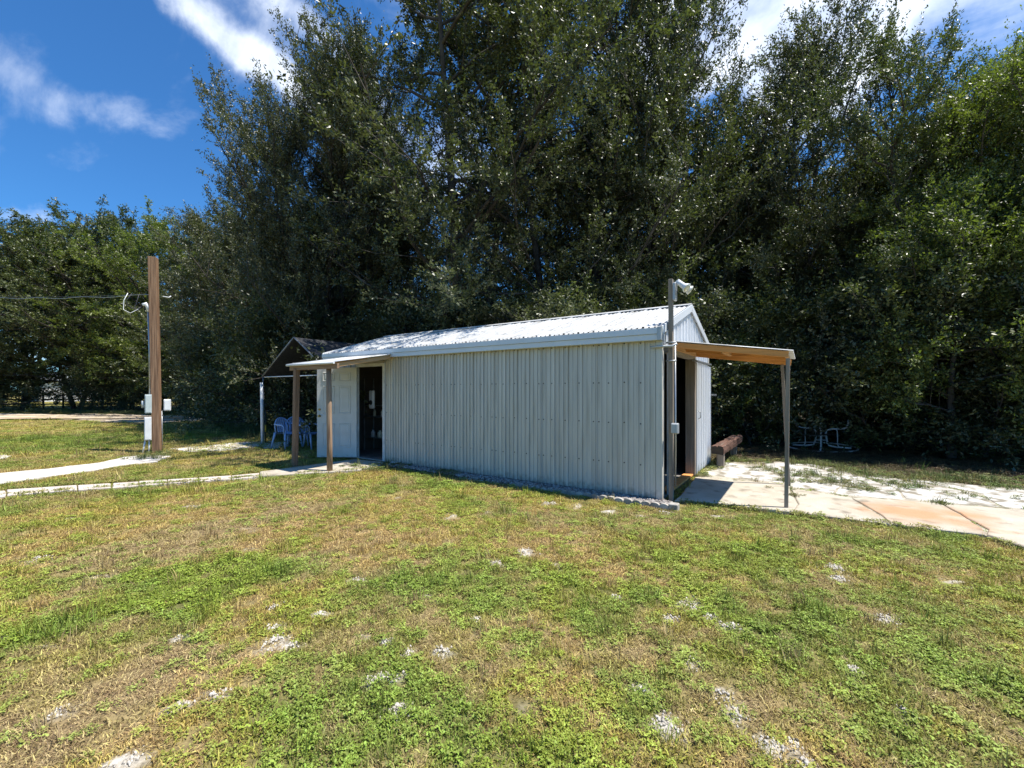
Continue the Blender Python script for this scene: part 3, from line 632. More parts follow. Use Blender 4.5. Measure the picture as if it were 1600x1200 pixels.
# ---------------- light post
lp = thing('light_post', (.10, .13, 0), 'weathered grey timber post carrying twin floodlights at the shed corner', 'lamp post')
px_, py_ = .105, .135
MB().beam((px_, py_, -.05), (px_-.005, py_, 3.02), .056, .066, up=(0, 1, 0), bev=.005).build('post', M['woodz'], lp)
MB().tube([(px_+.06, py_-.02, .2), (px_+.06, py_-.02, 1.0), (px_+.055, py_-.02, 2.14)], .012, 8).build('conduit', M['conduit'], lp)
j = MB().box(px_+.02, py_-.11, .92, px_+.115, py_-.045, 1.06, .01).build('junction_box', M['greybox'], lp)
MB().box(px_+.03, py_-.122, .93, px_+.105, py_-.111, 1.05, .004).build('cover', M['greybox'], j)
for z in (2.15, 1.9): MB().tube([(px_-.055, py_-.05, z), (px_+.08, py_-.05, z)], .012, 6).build('strap', M['conduit'], lp)
MB().tube([(px_+.09, py_-.06, 2.13), (px_+.03, py_-.065, 2.10), (px_-.1, -.075, 2.09), (px_-.22, -.08, 2.085)], .017, 8).build('conduit_arm', M['greybox'], lp)
MB().box(px_+.03, py_-.06, 2.72, px_+.07, py_+.04, 2.96, .008).build('mounting_plate', M['greybox'], lp)
MB().tube([(px_+.05, py_, 2.95), (px_+.1, py_-.01, 2.98), (px_+.14, py_-.02, 2.94)], .025, 10).build('bracket', M['pvc'], lp)
for (dx, dy, oz, oy) in ((.72, -.15, 0, -.06), (.85, .25, -.01, .05)):
    a = Vector((px_+.11, py_-.02+oy, 2.95+oz)); d = Vector((dx, dy, -.62)).normalized()
    fl = MB().tube([a, a+d*.05, a+d*.10, a+d*.155, a+d*.158], [.028, .034, .036, .066, .064], 16).build('floodlight', M['pvc'], lp)
    MB().tube([a+d*.156, a+d*.166, a+d*.172], [.060, .05, .02], 16).build('lens', M['lens'], fl)

# ---------------- edging stones, pebbles, block
def edging_mb():
    mb = MB(); n = 5; w = .118
    top = []
    for i in range(n):
        for k in range(9): 
            a = math.pi*k/8; top.append((i*w+w/2-w/2*math.cos(a), .022+.036*math.sin(a)))
    m_ = len(top); vs = []
    for y in (-.028, .028): vs += [(x, y, z) for x, z in top]+[(x, y, -.03) for x, z in top]
    fs = []
    for i in range(m_-1):
        fs += [(i, m_+i, m_+i+1, i+1), (2*m_+i, 2*m_+i+1, 3*m_+i+1, 3*m_+i), (i, i+1, 2*m_+i+1, 2*m_+i)]
    fs += [(0, 2*m_, 3*m_, m_), (m_-1, 2*m_-1, 4*m_-1, 3*m_-1)]
    mb.add(vs, fs); return mb
e0 = edging_mb().build('edging_stone', M['edge'])
rng = random.Random(4); elabs = ['corner-most', 'second', 'third', 'fourth', 'fifth', 'sixth', 'seventh', 'eighth', 'ninth']
for i in range(9):
    o = e0 if i == 0 else e0.copy()
    if i: COL.objects.link(o)
    o.location = (.20-.598*(i+1)+.0, -.31+rng.uniform(-.012, .012)+.012*i, rng.uniform(-.010, .004)-.009*i); o.rotation_euler = (R(rng.uniform(-7, 4)), R(rng.uniform(-1.2, 1.2)), R(rng.uniform(-1.5, 1.5)))
    tag(o, 'scalloped concrete edging stone along the shed wall, %s from the lamp post corner' % elabs[i], 'edging stone', 'scalloped edging stones in front of the shed wall')
o = MB().box(.19, -.36, -.03, .30, -.24, .07, .008).build('concrete_block', M['edge'], origin=(.24, -.3, 0)); tag(o, 'small square concrete block ending the scalloped edging by the lamp post', 'block')
def pebbles(name, x0, x1, y0, y1, n, r0, r1, z, seed, m):
    rg = np.random.default_rng(seed); t = (1+5**.5)/2
    ico = np.array([(-1, t, 0), (1, t, 0), (-1, -t, 0), (1, -t, 0), (0, -1, t), (0, 1, t), (0, -1, -t), (0, 1, -t), (t, 0, -1), (t, 0, 1), (-t, 0, -1), (-t, 0, 1)])/1.9
    fc = np.array([(0, 11, 5), (0, 5, 1), (0, 1, 7), (0, 7, 10), (0, 10, 11), (1, 5, 9), (5, 11, 4), (11, 10, 2), (10, 7, 6), (7, 1, 8), (3, 9, 4), (3, 4, 2), (3, 2, 6), (3, 6, 8), (3, 8, 9), (4, 9, 5), (2, 4, 11), (6, 2, 10), (8, 6, 7), (9, 8, 1)])
    c = np.stack([rg.uniform(x0, x1, n), rg.uniform(y0, y1, n), np.full(n, z)+rg.uniform(-.004, .010, n)], 1)
    s = rg.uniform(r0, r1, n)[:, None]*rg.uniform(.6, 1.3, (n, 3))*np.array((1, 1, .7))
    V = (ico[None]*(1+rg.uniform(-.18, .18, (n, 12, 1))))*s[:, None, :]+c[:, None, :]
    F = fc[None]+(np.arange(n)*12)[:, None, None]
    me = npmesh(name, V.reshape(-1, 3), F.reshape(-1, 3), m); o = bpy.data.objects.new(name, me); COL.objects.link(o); return o
cl = []
for q, (a, b, rr) in enumerate(SP):
    if rr > .13: continue
    o = None; cl.append((a, b, rr))
def clods():
    rg = np.random.default_rng(31); P = np.concatenate([np.stack([rg.normal(a, rr*.42, int(26+rr*360)), rg.normal(b, rr*.42, int(26+rr*360))], 1) for a, b, rr in cl])
    n = len(P); base = np.array([(1, 0, 0), (-1, 0, 0), (0, 1, 0), (0, -1, 0), (0, 0, 1), (0, 0, -1)], float); fc = np.array([(0, 2, 4), (2, 1, 4), (1, 3, 4), (3, 0, 4), (2, 0, 5), (1, 2, 5), (3, 1, 5), (0, 3, 5)])
    s_ = rg.uniform(.003, .011, n)[:, None, None]; V = base[None]*(1+rg.uniform(-.35, .35, (n, 6, 1)))*s_
    V = V+np.stack([P[:, 0], P[:, 1], zground(P[:, 0], P[:, 1])+sand_at(P[:, 0], P[:, 1])*.012+.003], 1)[:, None]
    me = npmesh('sand_clods', V.reshape(-1, 3), (fc[None]+(np.arange(n)*6)[:, None, None]).reshape(-1, 3), M['clod']); o = bpy.data.objects.new('sand_clods', me); COL.objects.link(o)
    tag(o, 'crumbs of pale sandy soil on the bare spots of the lawn', 'soil', kind='stuff')
clods()
o = pebbles('pebble_strip', -5.35, .15, -.28, -.035, 3600, .010, .028, .018, 2, M['pebble']); tag(o, 'grey and white pebbles between shed wall and scalloped edging', 'gravel', kind='stuff')
bmb = MB(); bmb.box(-5.4, -.29, -.05, .2, 0, .004); o = bmb.build('pebble_bed', mat('dark_soil', (.10, .08, .065), (.17, .14, .11), scale=20, rough=1, spec=.1)); tag(o, kind='structure')
EXCL.append(np.array([(-5.3, -.33), (.3, -.36), (.3, .1), (-5.3, .1)])); EXCL.append(np.array([(-SL-.05, -.03), (.0, -.03), (.0, SW+.03), (-SL-.05, SW+.03)]))

# ---------------- split log bench
lb = thing('beam_bench', (.33, 4.2, 0), 'low bench of a charred split reddish beam beside the sliding door', 'bench')
mb = MB(); rg = random.Random(8); n = 14; ring = []
prf = [(-.105, -.08), (-.11, .0), (-.105, .07), (-.06, .084), (-.018, .075), (.0, .058), (.02, .078), (.07, .085), (.105, .072), (.11, .0), (.105, -.08), (.0, -.085)]
prf_old = [(-.10, -.07), (-.105, .02), (-.09, .075), (-.03, .085), (-.008, .055), (.012, .05), (.03, .088), (.085, .078), (.108, .02), (.10, -.07), (.03, -.085), (-.04, -.082)]
vs = []
for i in range(n):
    y = 3.03+2.5*i/(n-1)
    for k, (a, b) in enumerate(prf): vs.append((.25+.05*i/(n-1)+a+rg.uniform(-.011, .011), y, .36+b+rg.uniform(-.011, .011)))
K = len(prf); mb.add(vs, [(i*K+k, (i+1)*K+k, (i+1)*K+(k+1) % K, i*K+(k+1) % K) for i in range(n-1) for k in range(K)]); mb.build('beam', M['log'], lb)
mb = MB(); mb.add([(v[0], v[1]-.002, v[2]) for v in vs[:K]], [tuple(range(K))]); mb.build('beam_end', M['logend'], lb)
mb = MB(); mb.add([(v[0], v[1]+.002, v[2]) for v in vs[-K:]], [tuple(reversed(range(K)))]); mb.build('beam_end', M['logend'], lb)
for y in (3.3, 5.2):
    MB().box(.20, y-.07, -.05, .33, y+.07, .285, .008).build('leg', M['woodz'], lb)

# ---------------- upturned patio table
tb = thing('upturned_table', (0, 0, 0), 'upturned white tubular patio table frame lying under the dark trees', 'table')
TX, TY_ = G(1283, 700)
mb = MB()
for k in range(4):
    a = R(45+90*k+8); d = Vector((math.cos(a), math.sin(a), 0)); q = Vector((-d.y, d.x, 0))
    pts = [d*.62+Vector((0, 0, .03)), d*.32+Vector((0, 0, .035)), d*.16+Vector((0, 0, .07)), d*.12+Vector((0, 0, .2)), d*.10+Vector((0, 0, .38)), d*.13+Vector((0, 0, .47)), d*.24+Vector((0, 0, .50)), d*.42+Vector((0, 0, .505)), d*.52+Vector((0, 0, .54)), d*.56+Vector((0, 0, .63)), d*.565+Vector((0, 0, .72))]
    sp = []
    for i in range(len(pts)-1):
        for t_ in (0, .5): sp.append(pts[i].lerp(pts[i+1], t_))
    sp.append(pts[-1])
    MB().tube(sp, .021, 8).build('leg', M['whitetube'], tb)
    MB().tube([pts[-1], pts[-1]+Vector((0, 0, .02))], .025, 8).build('foot_cap', M['whitetube'], tb)
    MB().tube([d*.30+Vector((0, 0, .50)), d*.335+Vector((0, 0, .46)), d*.345+Vector((0, 0, .28)), d*.34+Vector((0, 0, .1)), d*.38+Vector((0, 0, .04))], .012, 8).build('brace', M['whitetube'], tb)
MB().tube([(.76*math.cos(R(a)), .76*math.sin(R(a)), .02) for a in range(0, 361, 12)], .018, 8, cap=False).build('table_rim', M['whitetube'], tb)
for z in (.2, .32): MB().tube([(.115*math.cos(R(a)), .115*math.sin(R(a)), z) for a in range(0, 361, 24)], .008, 6, cap=False).build('centre_ring', M['whitetube'], tb)
tb.location = (TX, TY_, .01); tb.rotation_euler = (R(2), R(-2), YAW)

# ---------------- shelter beyond the shed
sh = thing('gable_shelter', (-9.2, 2.5, 0), 'open dark shingled gable shelter on thin posts beyond the shed', 'shelter')
A0, A1, AM, SY0, SY1 = -10.80, -7.62, -9.21, .10, 4.6
for x0, nm in ((A0, 'l'), (A1, 'r')):
    MB().add([(AM, SY0, 2.86), (AM, SY1, 2.86), (x0, SY1, 1.90), (x0, SY0, 1.90), (AM, SY0, 2.82), (AM, SY1, 2.82), (x0, SY1, 1.86), (x0, SY0, 1.86)],
             [(0, 1, 2, 3), (4, 7, 6, 5), (0, 3, 7, 4), (1, 5, 6, 2), (2, 6, 7, 3)]).build('roof_slope', M['tarp'], sh)
    MB().tube([(AM, SY0-.02, 2.86), (x0, SY0-.02, 1.89)], .018, 6).build('roof_rod', M['galv'], sh)
    MB().tube([(x0, SY0, 1.88), (x0, SY0, -.05)], .016, 6).build('post', M['galv'], sh)
    MB().tube([(x0, SY1, 1.88), (x0, SY1, -.05)], .016, 6).build('post', M['galv'], sh)
MB().tube([(A0, SY0+.02, 1.87), (A1, SY0+.02, 1.87)], .014, 6).build('tie_rod', M['whitetube'], sh)
MB().add([(A0+.35, SY1-.02, 2.05), (A1-.35, SY1-.02, 2.05), (AM, SY1-.02, 2.8)], [(0, 1, 2)]).build('rear_gable', M['tarp'], sh)
x_, y_ = G(410.5, 693)
o = MB().tube([(x_, y_, -.03), (x_-.03, y_, .8), (x_-.05, y_, 1.72)], .045, 12).build('pvc_pipe', M['pvc'], origin=(x_, y_, 0)); tag(o, 'thick white pipe standing upright beside the shelter front post', 'pipe')
x_, y_ = G(415, 692); t = thing('marker_stake', (x_, y_, 0), 'thin dark stake with yellow tape beside the white upright pipe', 'stake')
MB().tube([(x_, y_, -.03), (x_, y_, .95)], .018, 6).build('rod', M['black'], t); MB().tube([(x_, y_, .32), (x_, y_, .52)], .022, 6).build('tape', M['yellow'], t)

# ---------------- plastic chairs
def chair():
    c = thing('plastic_chair', (0, 0, 0), 'x', 'chair', 'blue plastic armchairs under the shelter')
    m = M['bluep']
    mb = MB(); vs = []; nx, ny = 6, 6
    for j in range(ny+1):
        for i in range(nx+1):
            x = -.23+.46*i/nx; y = -.22+.44*j/ny; vs.append((x, y, .43-.015*math.cos((x/.23)*1.5)-.02*(y > .1)+(-.02 if y < -.2 else 0)))
    k = len(vs); vs += [(a, b, z-.012) for a, b, z in vs]
    fs = [(j*(nx+1)+i, j*(nx+1)+i+1, (j+1)*(nx+1)+i+1, (j+1)*(nx+1)+i) for j in range(ny) for i in range(nx)]
    fs += [tuple(k+q for q in reversed(f)) for f in fs]
    mb.add(vs, fs, True); mb.build('seat', m, c)
    b = bpy.data.objects.new('backrest', None); 
    mb = MB()
    # rounded frame
    arc = []
    for q in range(15):
        a = math.pi*q/14; xx = -.24*math.cos(a); zz = .58+.25*math.sin(a) ; arc.append((xx, .235+.12*(zz-.43)-.05*(abs(xx)/.24)**2, zz))
    arc = [(-.22, .19, .42)]+arc+[(.22, .19, .42)]
    mb.tube(arc, .019, 8)
    for xx in (-.13, -.065, 0, .065, .13):
        zt = .56+.25*math.sqrt(max(0, 1-(xx/.24)**2)); mb.beam((xx, .20, .43), (xx, .235+.12*(zt-.43)-.05*(abs(xx)/.24)**2, zt), .045, .010, up=(0, 1, .1), bev=.002)
    mb.build('backrest', m, c)
    for s_ in (-1, 1):
        mb = MB(); mb.tube([(s_*.27, -.20, .40), (s_*.275, -.20, .60), (s_*.28, -.14, .645), (s_*.275, .05, .655), (s_*.25, .22, .66)], [.020, .020, .024, .024, .018], 8); mb.build('armrest', m, c)
        for y, yb in ((-.21, -.27), (.20, .30)):
            MB().tube([(s_*.24, y, .43), (s_*.265, (y+yb)/2, .2), (s_*.285, yb, 0)], [.034, .026, .020], 8).build('leg', m, c)
    return c
c0 = chair()
spots = [(449, 701, 100, 'blue plastic armchair farthest left under the shelter, left of the porch post'), (463, 698, 70, 'middle blue plastic armchair under the shelter, partly behind the porch post'), (481, 702, 120, 'blue plastic armchair nearest the open white door')]
for i, (px, py, rz, lab) in enumerate(spots):
    o = c0 if i == 0 else copy_tree(c0); o.location = (*G(px, py-1), .01); o.rotation_euler = (0, 0, R(rz)); o.scale = (.9, .9, .93); o['label'] = lab

# ---------------- utility post
UX, UY = W(246, 10.56)
ut = thing('utility_post', (UX, UY, 0), 'tall brown square timber service post with electric boxes on the left lawn', 'utility post')
az = math.atan2(UY-CY, UX-CX)-math.pi/2          # frame: local x to the right seen from the camera, local y away
Mz = Matrix.Translation((UX, UY, 0)) @ Matrix.Rotation(az, 4, 'Z')
def up_(mb, name, m, par=None): return mb.xf(Mz).build(name, m, par or ut)
t = MB().cbox(-.082, -.082, -.1, .082, .082, 4.73, .006); t.xf(Matrix.Rotation(R(-1.0), 4, 'Y') @ Matrix.Rotation(R(-18), 4, 'Z')); up_(t, 'post', M['woodutil'])
bx_ = up_(MB().box(-.235, -.08, .95, -.105, .06, 1.40, .006), 'breaker_box', M['greenbox']); up_(MB().box(-.222, -.092, .97, -.118, -.081, 1.38, .004), 'box_door', M['greenbox'], bx_)
bx_ = up_(MB().box(-.245, -.07, .30, -.11, .05, .86, .006), 'switch_box', M['pvc']); up_(MB().box(-.235, -.08, .32, -.12, -.071, .84, .004), 'box_door', M['pvc'], bx_)
bx_ = up_(MB().box(.115, -.06, 1.00, .26, .06, 1.28, .012), 'meter_box', M['pvc']); up_(MB().box(.13, -.072, 1.02, .245, -.061, 1.26, .008), 'box_door', M['pvc'], bx_)
up_(MB().tube([(-.27, 0, 1.08), (-.27, 0, 1.25)], .03, 8), 'outlet_cover', M['greybox'])
up_(MB().tube([(-.14, 0, 1.40), (-.145, 0, 2.4), (-.17, 0, 3.42)], .022, 8), 'conduit', M['conduit'])
up_(MB().tube([(-.17, 0, 3.40), (-.18, 0, 3.52), (-.22, 0, 3.58), (-.28, 0, 3.55)], [.028, .045, .05, .035], 10), 'weatherhead', M['pvc'])
for x in (-.15, -.225): up_(MB().tube([(x, 0, .30), (x-.01 if x > -.2 else x-.05, 0, -.03)], .018, 8), 'conduit', M['pvc'])
up_(MB().tube([(.085, 0, 1.0), (.09, 0, -.03)], .014, 8), 'ground_wire', M['conduit'])
up_(MB().tube([(-.11, 0, .90), (-.30, 0, .90)], .008, 6), 'strap', M['conduit'])
up_(MB().tube([(.10, -.05, 3.80), (.22, -.05, 3.79), (.26, -.05, 3.83)], .012, 6), 'eye_hook', M['pvc'])
def sag(a, b, s, n=24):
    a = Vector(a); b = Vector(b); return [a.lerp(b, i/n)-Vector((0, 0, s*4*(i/n)*(1-i/n))) for i in range(n+1)]
loc = lambda x, y, z: Mz @ Vector((x, y, z))
far = Vector((CX+RT[0]*-40+FW[0]*25, CY+RT[1]*-40+FW[1]*25, 8.2))
tw = thing('service_wires', loc(-.5, 0, 3.8), 'thin overhead service wires running left from the tall brown timber post', 'wires')
a_ = loc(-.10, 0, 3.84)
MB().tube(sag(a_, far, .5, 40), .006, 5).build('support_wire', M['wire'], tw)
MB().tube([p+Vector((0, 0, .02*math.sin(i*1.3))) for i, p in enumerate(sag(a_+Vector((0, 0, -.02)), far+Vector((0, 0, -.05)), .52, 60))], .007, 5).build('service_wire', M['wirel'], tw)
for k, (x1, zlow) in enumerate(((-.55, 3.42), (-.62, 3.30), (-.42, 3.35))):
    MB().tube([loc(-.27, 0, 3.55), loc(-.34, 0, 3.45), loc((-.27+x1)/2-.05, 0, zlow+.03), loc(x1, 0, zlow+.1), loc(x1-.02+.03*k, 0, 3.62), loc(x1+.08, 0, 3.80)], .008, 6).build('drip_loop', M['pvc'] if k == 1 else M['wire'], tw)
up2 = thing('utility_pole', (far.x, far.y, 0), 'far round wooden power pole at the other end of the service wires', 'utility pole')
MB().tube([(far.x, far.y, -.1), (far.x, far.y, 9)], [.15, .10], 10).build('pole', M['woodz'], up2)

# ================================================================== TREES
def rot_to(d, ang, az):     # tilt unit vectors d by ang around a random azimuth
    ref = np.where(np.abs(d[:, 2:3]) < .9, np.array([[0, 0, 1.]]), np.array([[1., 0, 0]]))
    u = np.cross(d, ref); u /= np.linalg.norm(u, axis=1, keepdims=True); w = np.cross(d, u)
    return d*np.cos(ang)[:, None]+(u*np.cos(az)[:, None]+w*np.sin(az)[:, None])*np.sin(ang)[:, None]
def nrm(a): return a/np.maximum(1e-9, np.linalg.norm(a, axis=1, keepdims=True))
def tubes_np(A, B, ra, rb, n=3):       # straight tapered tubes
    d = nrm(B-A); ref = np.where(np.abs(d[:, 2:3]) < .9, np.array([[0, 0, 1.]]), np.array([[1., 0, 0]]))
    u = nrm(np.cross(d, ref)); w = np.cross(d, u); k = np.arange(n)*2*np.pi/n
    c = np.cos(k)[None, :, None]; s = np.sin(k)[None, :, None]
    off = u[:, None]*c+w[:, None]*s
    V = np.concatenate([A[:, None]+off*ra[:, None, None], B[:, None]+off*rb[:, None, None]], 1).reshape(-1, 3)
    i = np.arange(n); f = np.stack([i, (i+1) % n, n+(i+1) % n, n+i], 1); F = (f[None]+(np.arange(len(A))*2*n)[:, None, None]).reshape(-1, 4)
    return V, F
def tree_meshes(seed, H, Rc, base, nl, nsec, ntw, nlf, ls=.085, up=.35, stems=1, topw=.35, spires=0, lean=0.0, name='x'):
    rg = np.random.default_rng(seed); TV = []; TF = []; to = 0
    def addt(A, B, ra, rb, n):
        nonlocal to
        V, F = tubes_np(A, B, ra, rb, n); TV.append(V); TF.append(F+to); to += len(V)
    stemsP = []
    for s in range(stems):
        a = rg.uniform(0, 6.28); rad = 0 if stems == 1 else rg.uniform(.15, .3)*Rc*.5
        k = 12; t = np.linspace(0, 1, k); ww = rg.normal(0, .10, (k, 2)).cumsum(0)*.6
        P = np.stack([np.cos(a)*(.12+rad*3*t**.8)+ww[:, 0]*t+lean*t*H*.1, np.sin(a)*(.12+rad*3*t**.8)+ww[:, 1]*t, t*H*(.93 if s == 0 else rg.uniform(.7, .9))], 1)
        r = .017*H*(1-.93*t)/math.sqrt(stems); P[0, 2] = -.2
        stemsP.append(P); addt(P[:-1], P[1:], r[:-1], r[1:], 8)
    # limbs
    n = nl; hf = base+(.96-base)*((np.arange(n)+rg.uniform(0, 1, n))/n)**.9; azm = np.arange(n)*2.39996+rg.uniform(-.4, .4, n)
    st = rg.integers(0, stems, n); O = np.zeros((n, 3))
    for i in range(n):
        P = stemsP[st[i]]; z = min(hf[i]*H, P[-1, 2]-.05); O[i] = [np.interp(z, P[:, 2], P[:, 0]), np.interp(z, P[:, 2], P[:, 1]), z]
    q = (hf-base)/(1-base)
    prof_ = np.interp(q, [0, .15, .4, .7, .9, 1], [.95, 1, 1, .84, .60, topw])
    Ln = Rc*prof_*rg.uniform(.75, 1.15, n)
    el = np.interp(q, [0, .3, .7, 1], [R(0), R(15), R(36), R(68)])+rg.normal(0, .12, n)
    D = np.stack([np.cos(azm)*np.cos(el), np.sin(azm)*np.cos(el), np.sin(el)], 1)
    K = 7; LP = np.zeros((n, K, 3)); LP[:, 0] = O; d = D.copy()
    for k in range(1, K):
        d = nrm(d+rg.normal(0, .16, (n, 3))+np.array([0, 0, up*.25])); LP[:, k] = LP[:, k-1]+d*(Ln/(K-1))[:, None]
    rl = .010*Ln+.012
    for k in range(K-1): addt(LP[:, k], LP[:, k+1], rl*(1-.8*k/(K-1)), rl*(1-.8*(k+1)/(K-1)), 5)
    # secondaries
    li = np.repeat(np.arange(n), nsec); t = np.tile((np.arange(nsec)+.5)/nsec, n)*.85+.15+rg.uniform(-.03, .03, n*nsec); t = np.clip(t, 0, .999)
    kk = (t*(K-1)).astype(int); fr_ = (t*(K-1)-kk)[:, None]; SO = LP[li, kk]*(1-fr_)+LP[li, kk+1]*fr_
    ld = nrm(LP[li, kk+1]-LP[li, kk]); sd = rot_to(ld, rg.uniform(.5, 1.15, len(li)), rg.uniform(0, 6.28, len(li))); sd = nrm(sd+np.array([0, 0, up]))
    sL = (.36*Ln[li]*(1.15-.6*t)+.4)*rg.uniform(.6, 1.25, len(li)); 
    SM = SO+sd*(sL*.5)[:, None]; sd2 = nrm(sd+rg.normal(0, .2, sd.shape)+np.array([0, 0, up*.5])); SE = SM+sd2*(sL*.5)[:, None]
    addt(SO, SM, .004+.006*sL, .003+.003*sL, 3); addt(SM, SE, .003+.003*sL, np.full(len(li), .0025), 3)
    # twigs
    si = np.repeat(np.arange(len(li)), ntw); t = rg.uniform(.15, 1.0, len(si))[:, None]
    TO = np.where(t < .5, SO[si]+(SM[si]-SO[si])*t*2, SM[si]+(SE[si]-SM[si])*(t*2-1))
    td = nrm(sd[si]+rg.normal(0, .62, (len(si), 3))+np.array([0, 0, up*.9])); tL = rg.uniform(.22, .6, len(si))
    if spires:
        topi = rg.choice(len(si), spires, p=(lambda w_: w_/w_.sum())(np.clip(TO[:, 2]/H-.35, 0, 1)**2+1e-6))
        td[topi] = nrm(td[topi]*.35+np.array([0, 0, 1.])+ (TO[topi]*np.array([1, 1, 0]))/Rc*.5); tL[topi] *= 2.3
    TE = TO+td*tL[:, None]
    # leaves
    nlv = rg.integers(int(nlf*.6), int(nlf*1.4), len(si)); wi = np.repeat(np.arange(len(si)), nlv); m_ = len(wi)
    t = rg.uniform(.05, 1.05, m_)[:, None]; p = TO[wi]+(TE[wi]-TO[wi])*t+rg.normal(0, .035, (m_, 3))
    ax = nrm(td[wi]*.7+rg.normal(0, .75, (m_, 3))); L_ = ls*rg.uniform(.65, 1.25, m_)[:, None]; Wd = L_*rg.uniform(.38, .52, m_)[:, None]
    nn = nrm(rg.normal(0, .7, (m_, 3))+np.array([0, 0, .9])); sdv = nrm(np.cross(ax, nn)); nn = np.cross(sdv, ax)
    V = np.stack([p, p+ax*L_*.5+sdv*Wd*.5-nn*L_*.06, p+ax*L_, p+ax*L_*.5-sdv*Wd*.5-nn*L_*.06], 1).reshape(-1, 3)
    i4 = (np.arange(m_)*4)[:, None]; F = np.concatenate([i4+np.array([0, 1, 2]), i4+np.array([0, 2, 3])], 0)
    rnd = np.repeat(np.clip(rg.normal(.45, .28, m_), 0, 1), 4)
    crown = (V, F, rnd)
    return (np.concatenate(TV), np.concatenate(TF)), crown, m_
TOTAL = 0
def kind_(key, leaf, bark, **kw):
    global TOTAL
    (tv, tf), (cv, cf, rnd), n = tree_meshes(**kw); TOTAL += 2*n
    tm = npmesh(key+'_trunk', tv, tf, bark); tm.polygons.foreach_set('use_smooth', np.ones(len(tf), bool))
    return tm, npmesh(key+'_crown', cv, cf, leaf, {'rnd': ('FLOAT', rnd)}), kw['H']
KD = {}
KD['A'] = kind_('oak_spire', M['leafA'], M['bark'], seed=3, H=15, Rc=5.0, base=.06, nl=62, nsec=12, ntw=11, nlf=19, ls=.095, up=.45, stems=2, spires=520, topw=.45)
KD['B'] = kind_('oak_tall', M['leafB'], M['bark'], seed=5, H=17, Rc=5.2, base=.06, nl=70, nsec=12, ntw=11, nlf=20, ls=.10, up=.14, stems=2, spires=200, topw=.8)
KD['C'] = kind_('oak_mid', M['leafB'], M['barkl'], seed=8, H=14, Rc=4.2, base=.05, nl=56, nsec=12, ntw=10, nlf=19, ls=.10, up=.35, stems=2, spires=300, topw=.45)
KD['E'] = kind_('oak_green', M['leafC'], M['bark'], seed=12, H=13, Rc=4.3, base=.05, nl=56, nsec=12, ntw=10, nlf=19, ls=.10, up=.3, stems=2, spires=240, topw=.5)
KD['L'] = kind_('oak_broad', M['leafC'], M['bark'], seed=14, H=13, Rc=6.3, base=.07, nl=66, nsec=12, ntw=10, nlf=17, ls=.15, up=.25, stems=2, spires=60, topw=.6)
KD['G'] = kind_('young_tree', M['leafG'], M['barkl'], seed=17, H=6, Rc=2.3, base=.12, nl=28, nsec=10, ntw=9, nlf=17, ls=.085, up=.3, stems=1, spires=30, topw=.5)
KD['S'] = kind_('shrub', M['leafB'], M['bark'], seed=19, H=3.2, Rc=1.9, base=.02, nl=30, nsec=9, ntw=8, nlf=17, ls=.085, up=.4, stems=3, spires=30, topw=.6)
MATV = {}
def tree(key, px, Z, H, label, cat='tree', group=None, wid=1.0, rz=0, nm='oak_tree', leaf=None):
    tm, cm, H0 = KD[key]; s = H/H0; x, y = W(px, Z)
    t = thing(nm, (x, y, 0), label, cat, group); t.scale = (s*wid, s*wid, s); t.rotation_euler = (0, 0, R(rz))
    for n_, me in (('trunk', tm), ('crown', cm)):
        if n_ == 'crown' and leaf:
            k = (key, leaf)
            if k not in MATV: MATV[k] = me.copy(); MATV[k].materials[0] = M[leaf]
            me = MATV[k]
        o = bpy.data.objects.new(n_, me); COL.objects.link(o); o.parent = t
    return t
T = tree
g1 = 'tall oaks along the wood edge behind the shed'
T('A', 485, 16.0, 12.9, 'olive grey oak with spiky upright twigs, left of the tallest trees', group=g1, rz=20, wid=.92)
T('A', 475, 17.6, 11.2, 'olive oak filling the lower left flank of the spiky oak', group=g1, rz=250, wid=.8)
T('A', 530, 17.4, 13.4, 'olive oak standing close behind the spiky oak', group=g1, rz=300, wid=.95)
T('A', 590, 18.5, 13.6, 'slender olive oak rising between the spiky oak and the tallest oak', group=g1, rz=140, wid=.8)
T('C', 385, 20.5, 9.4, 'lower oak with a feathery tip, left of the spiky olive oak', group=g1, rz=60, leaf='leafA', wid=1.25)
T('B', 730, 14.6, 16.6, 'tallest dark oak directly above the left half of the shed roof', group=g1, rz=0, wid=1.12)
T('E', 1140, 17.0, 10.9, 'dark oak filling the gap between the two narrow oaks above the side canopy', group=g1, rz=190, leaf='leafB', wid=1.1)
T('B', 890, 14.2, 16.6, 'tall dark oak with forked dark limbs above the middle of the shed roof', group=g1, rz=115, wid=.92)
T('C', 990, 15.5, 15.2, 'tall narrow oak behind the twin floodlight, just left of the cloud gap', group=g1, rz=200, wid=.75)
T('C', 1090, 14.8, 13.2, 'narrow oak with white cloud behind its top, above the shed gable', group=g1, rz=30, wid=1.05)
T('C', 1200, 14.2, 12.9, 'pointed dark oak just right of the shed gable', group=g1, rz=270, leaf='leafA', wid=.9)
T('E', 1300, 14.2, 9.3, 'oak filling the low dip in the treetops under the white cloud', group=g1, rz=75, leaf='leafB')
T('E', 1415, 11.3, 9.2, 'rounded green oak with a high top, right of the cloud dip', group=g1, rz=160, wid=.9)
T('E', 1500, 10.8, 8.3, 'yellowish green oak second from the right edge of the picture', group=g1, rz=230, leaf='leafG')
T('E', 1590, 10.5, 9.2, 'tall green oak at the right edge of the picture', group=g1, rz=310, leaf='leafG')
T('C', 1720, 11.0, 10.2, 'green oak just beyond the right edge of the picture', group=g1, rz=10)
T('G', 1480, 9.6, 4.9, 'bright green young tree in front of the dark right hand oaks', nm='young_tree', rz=0)
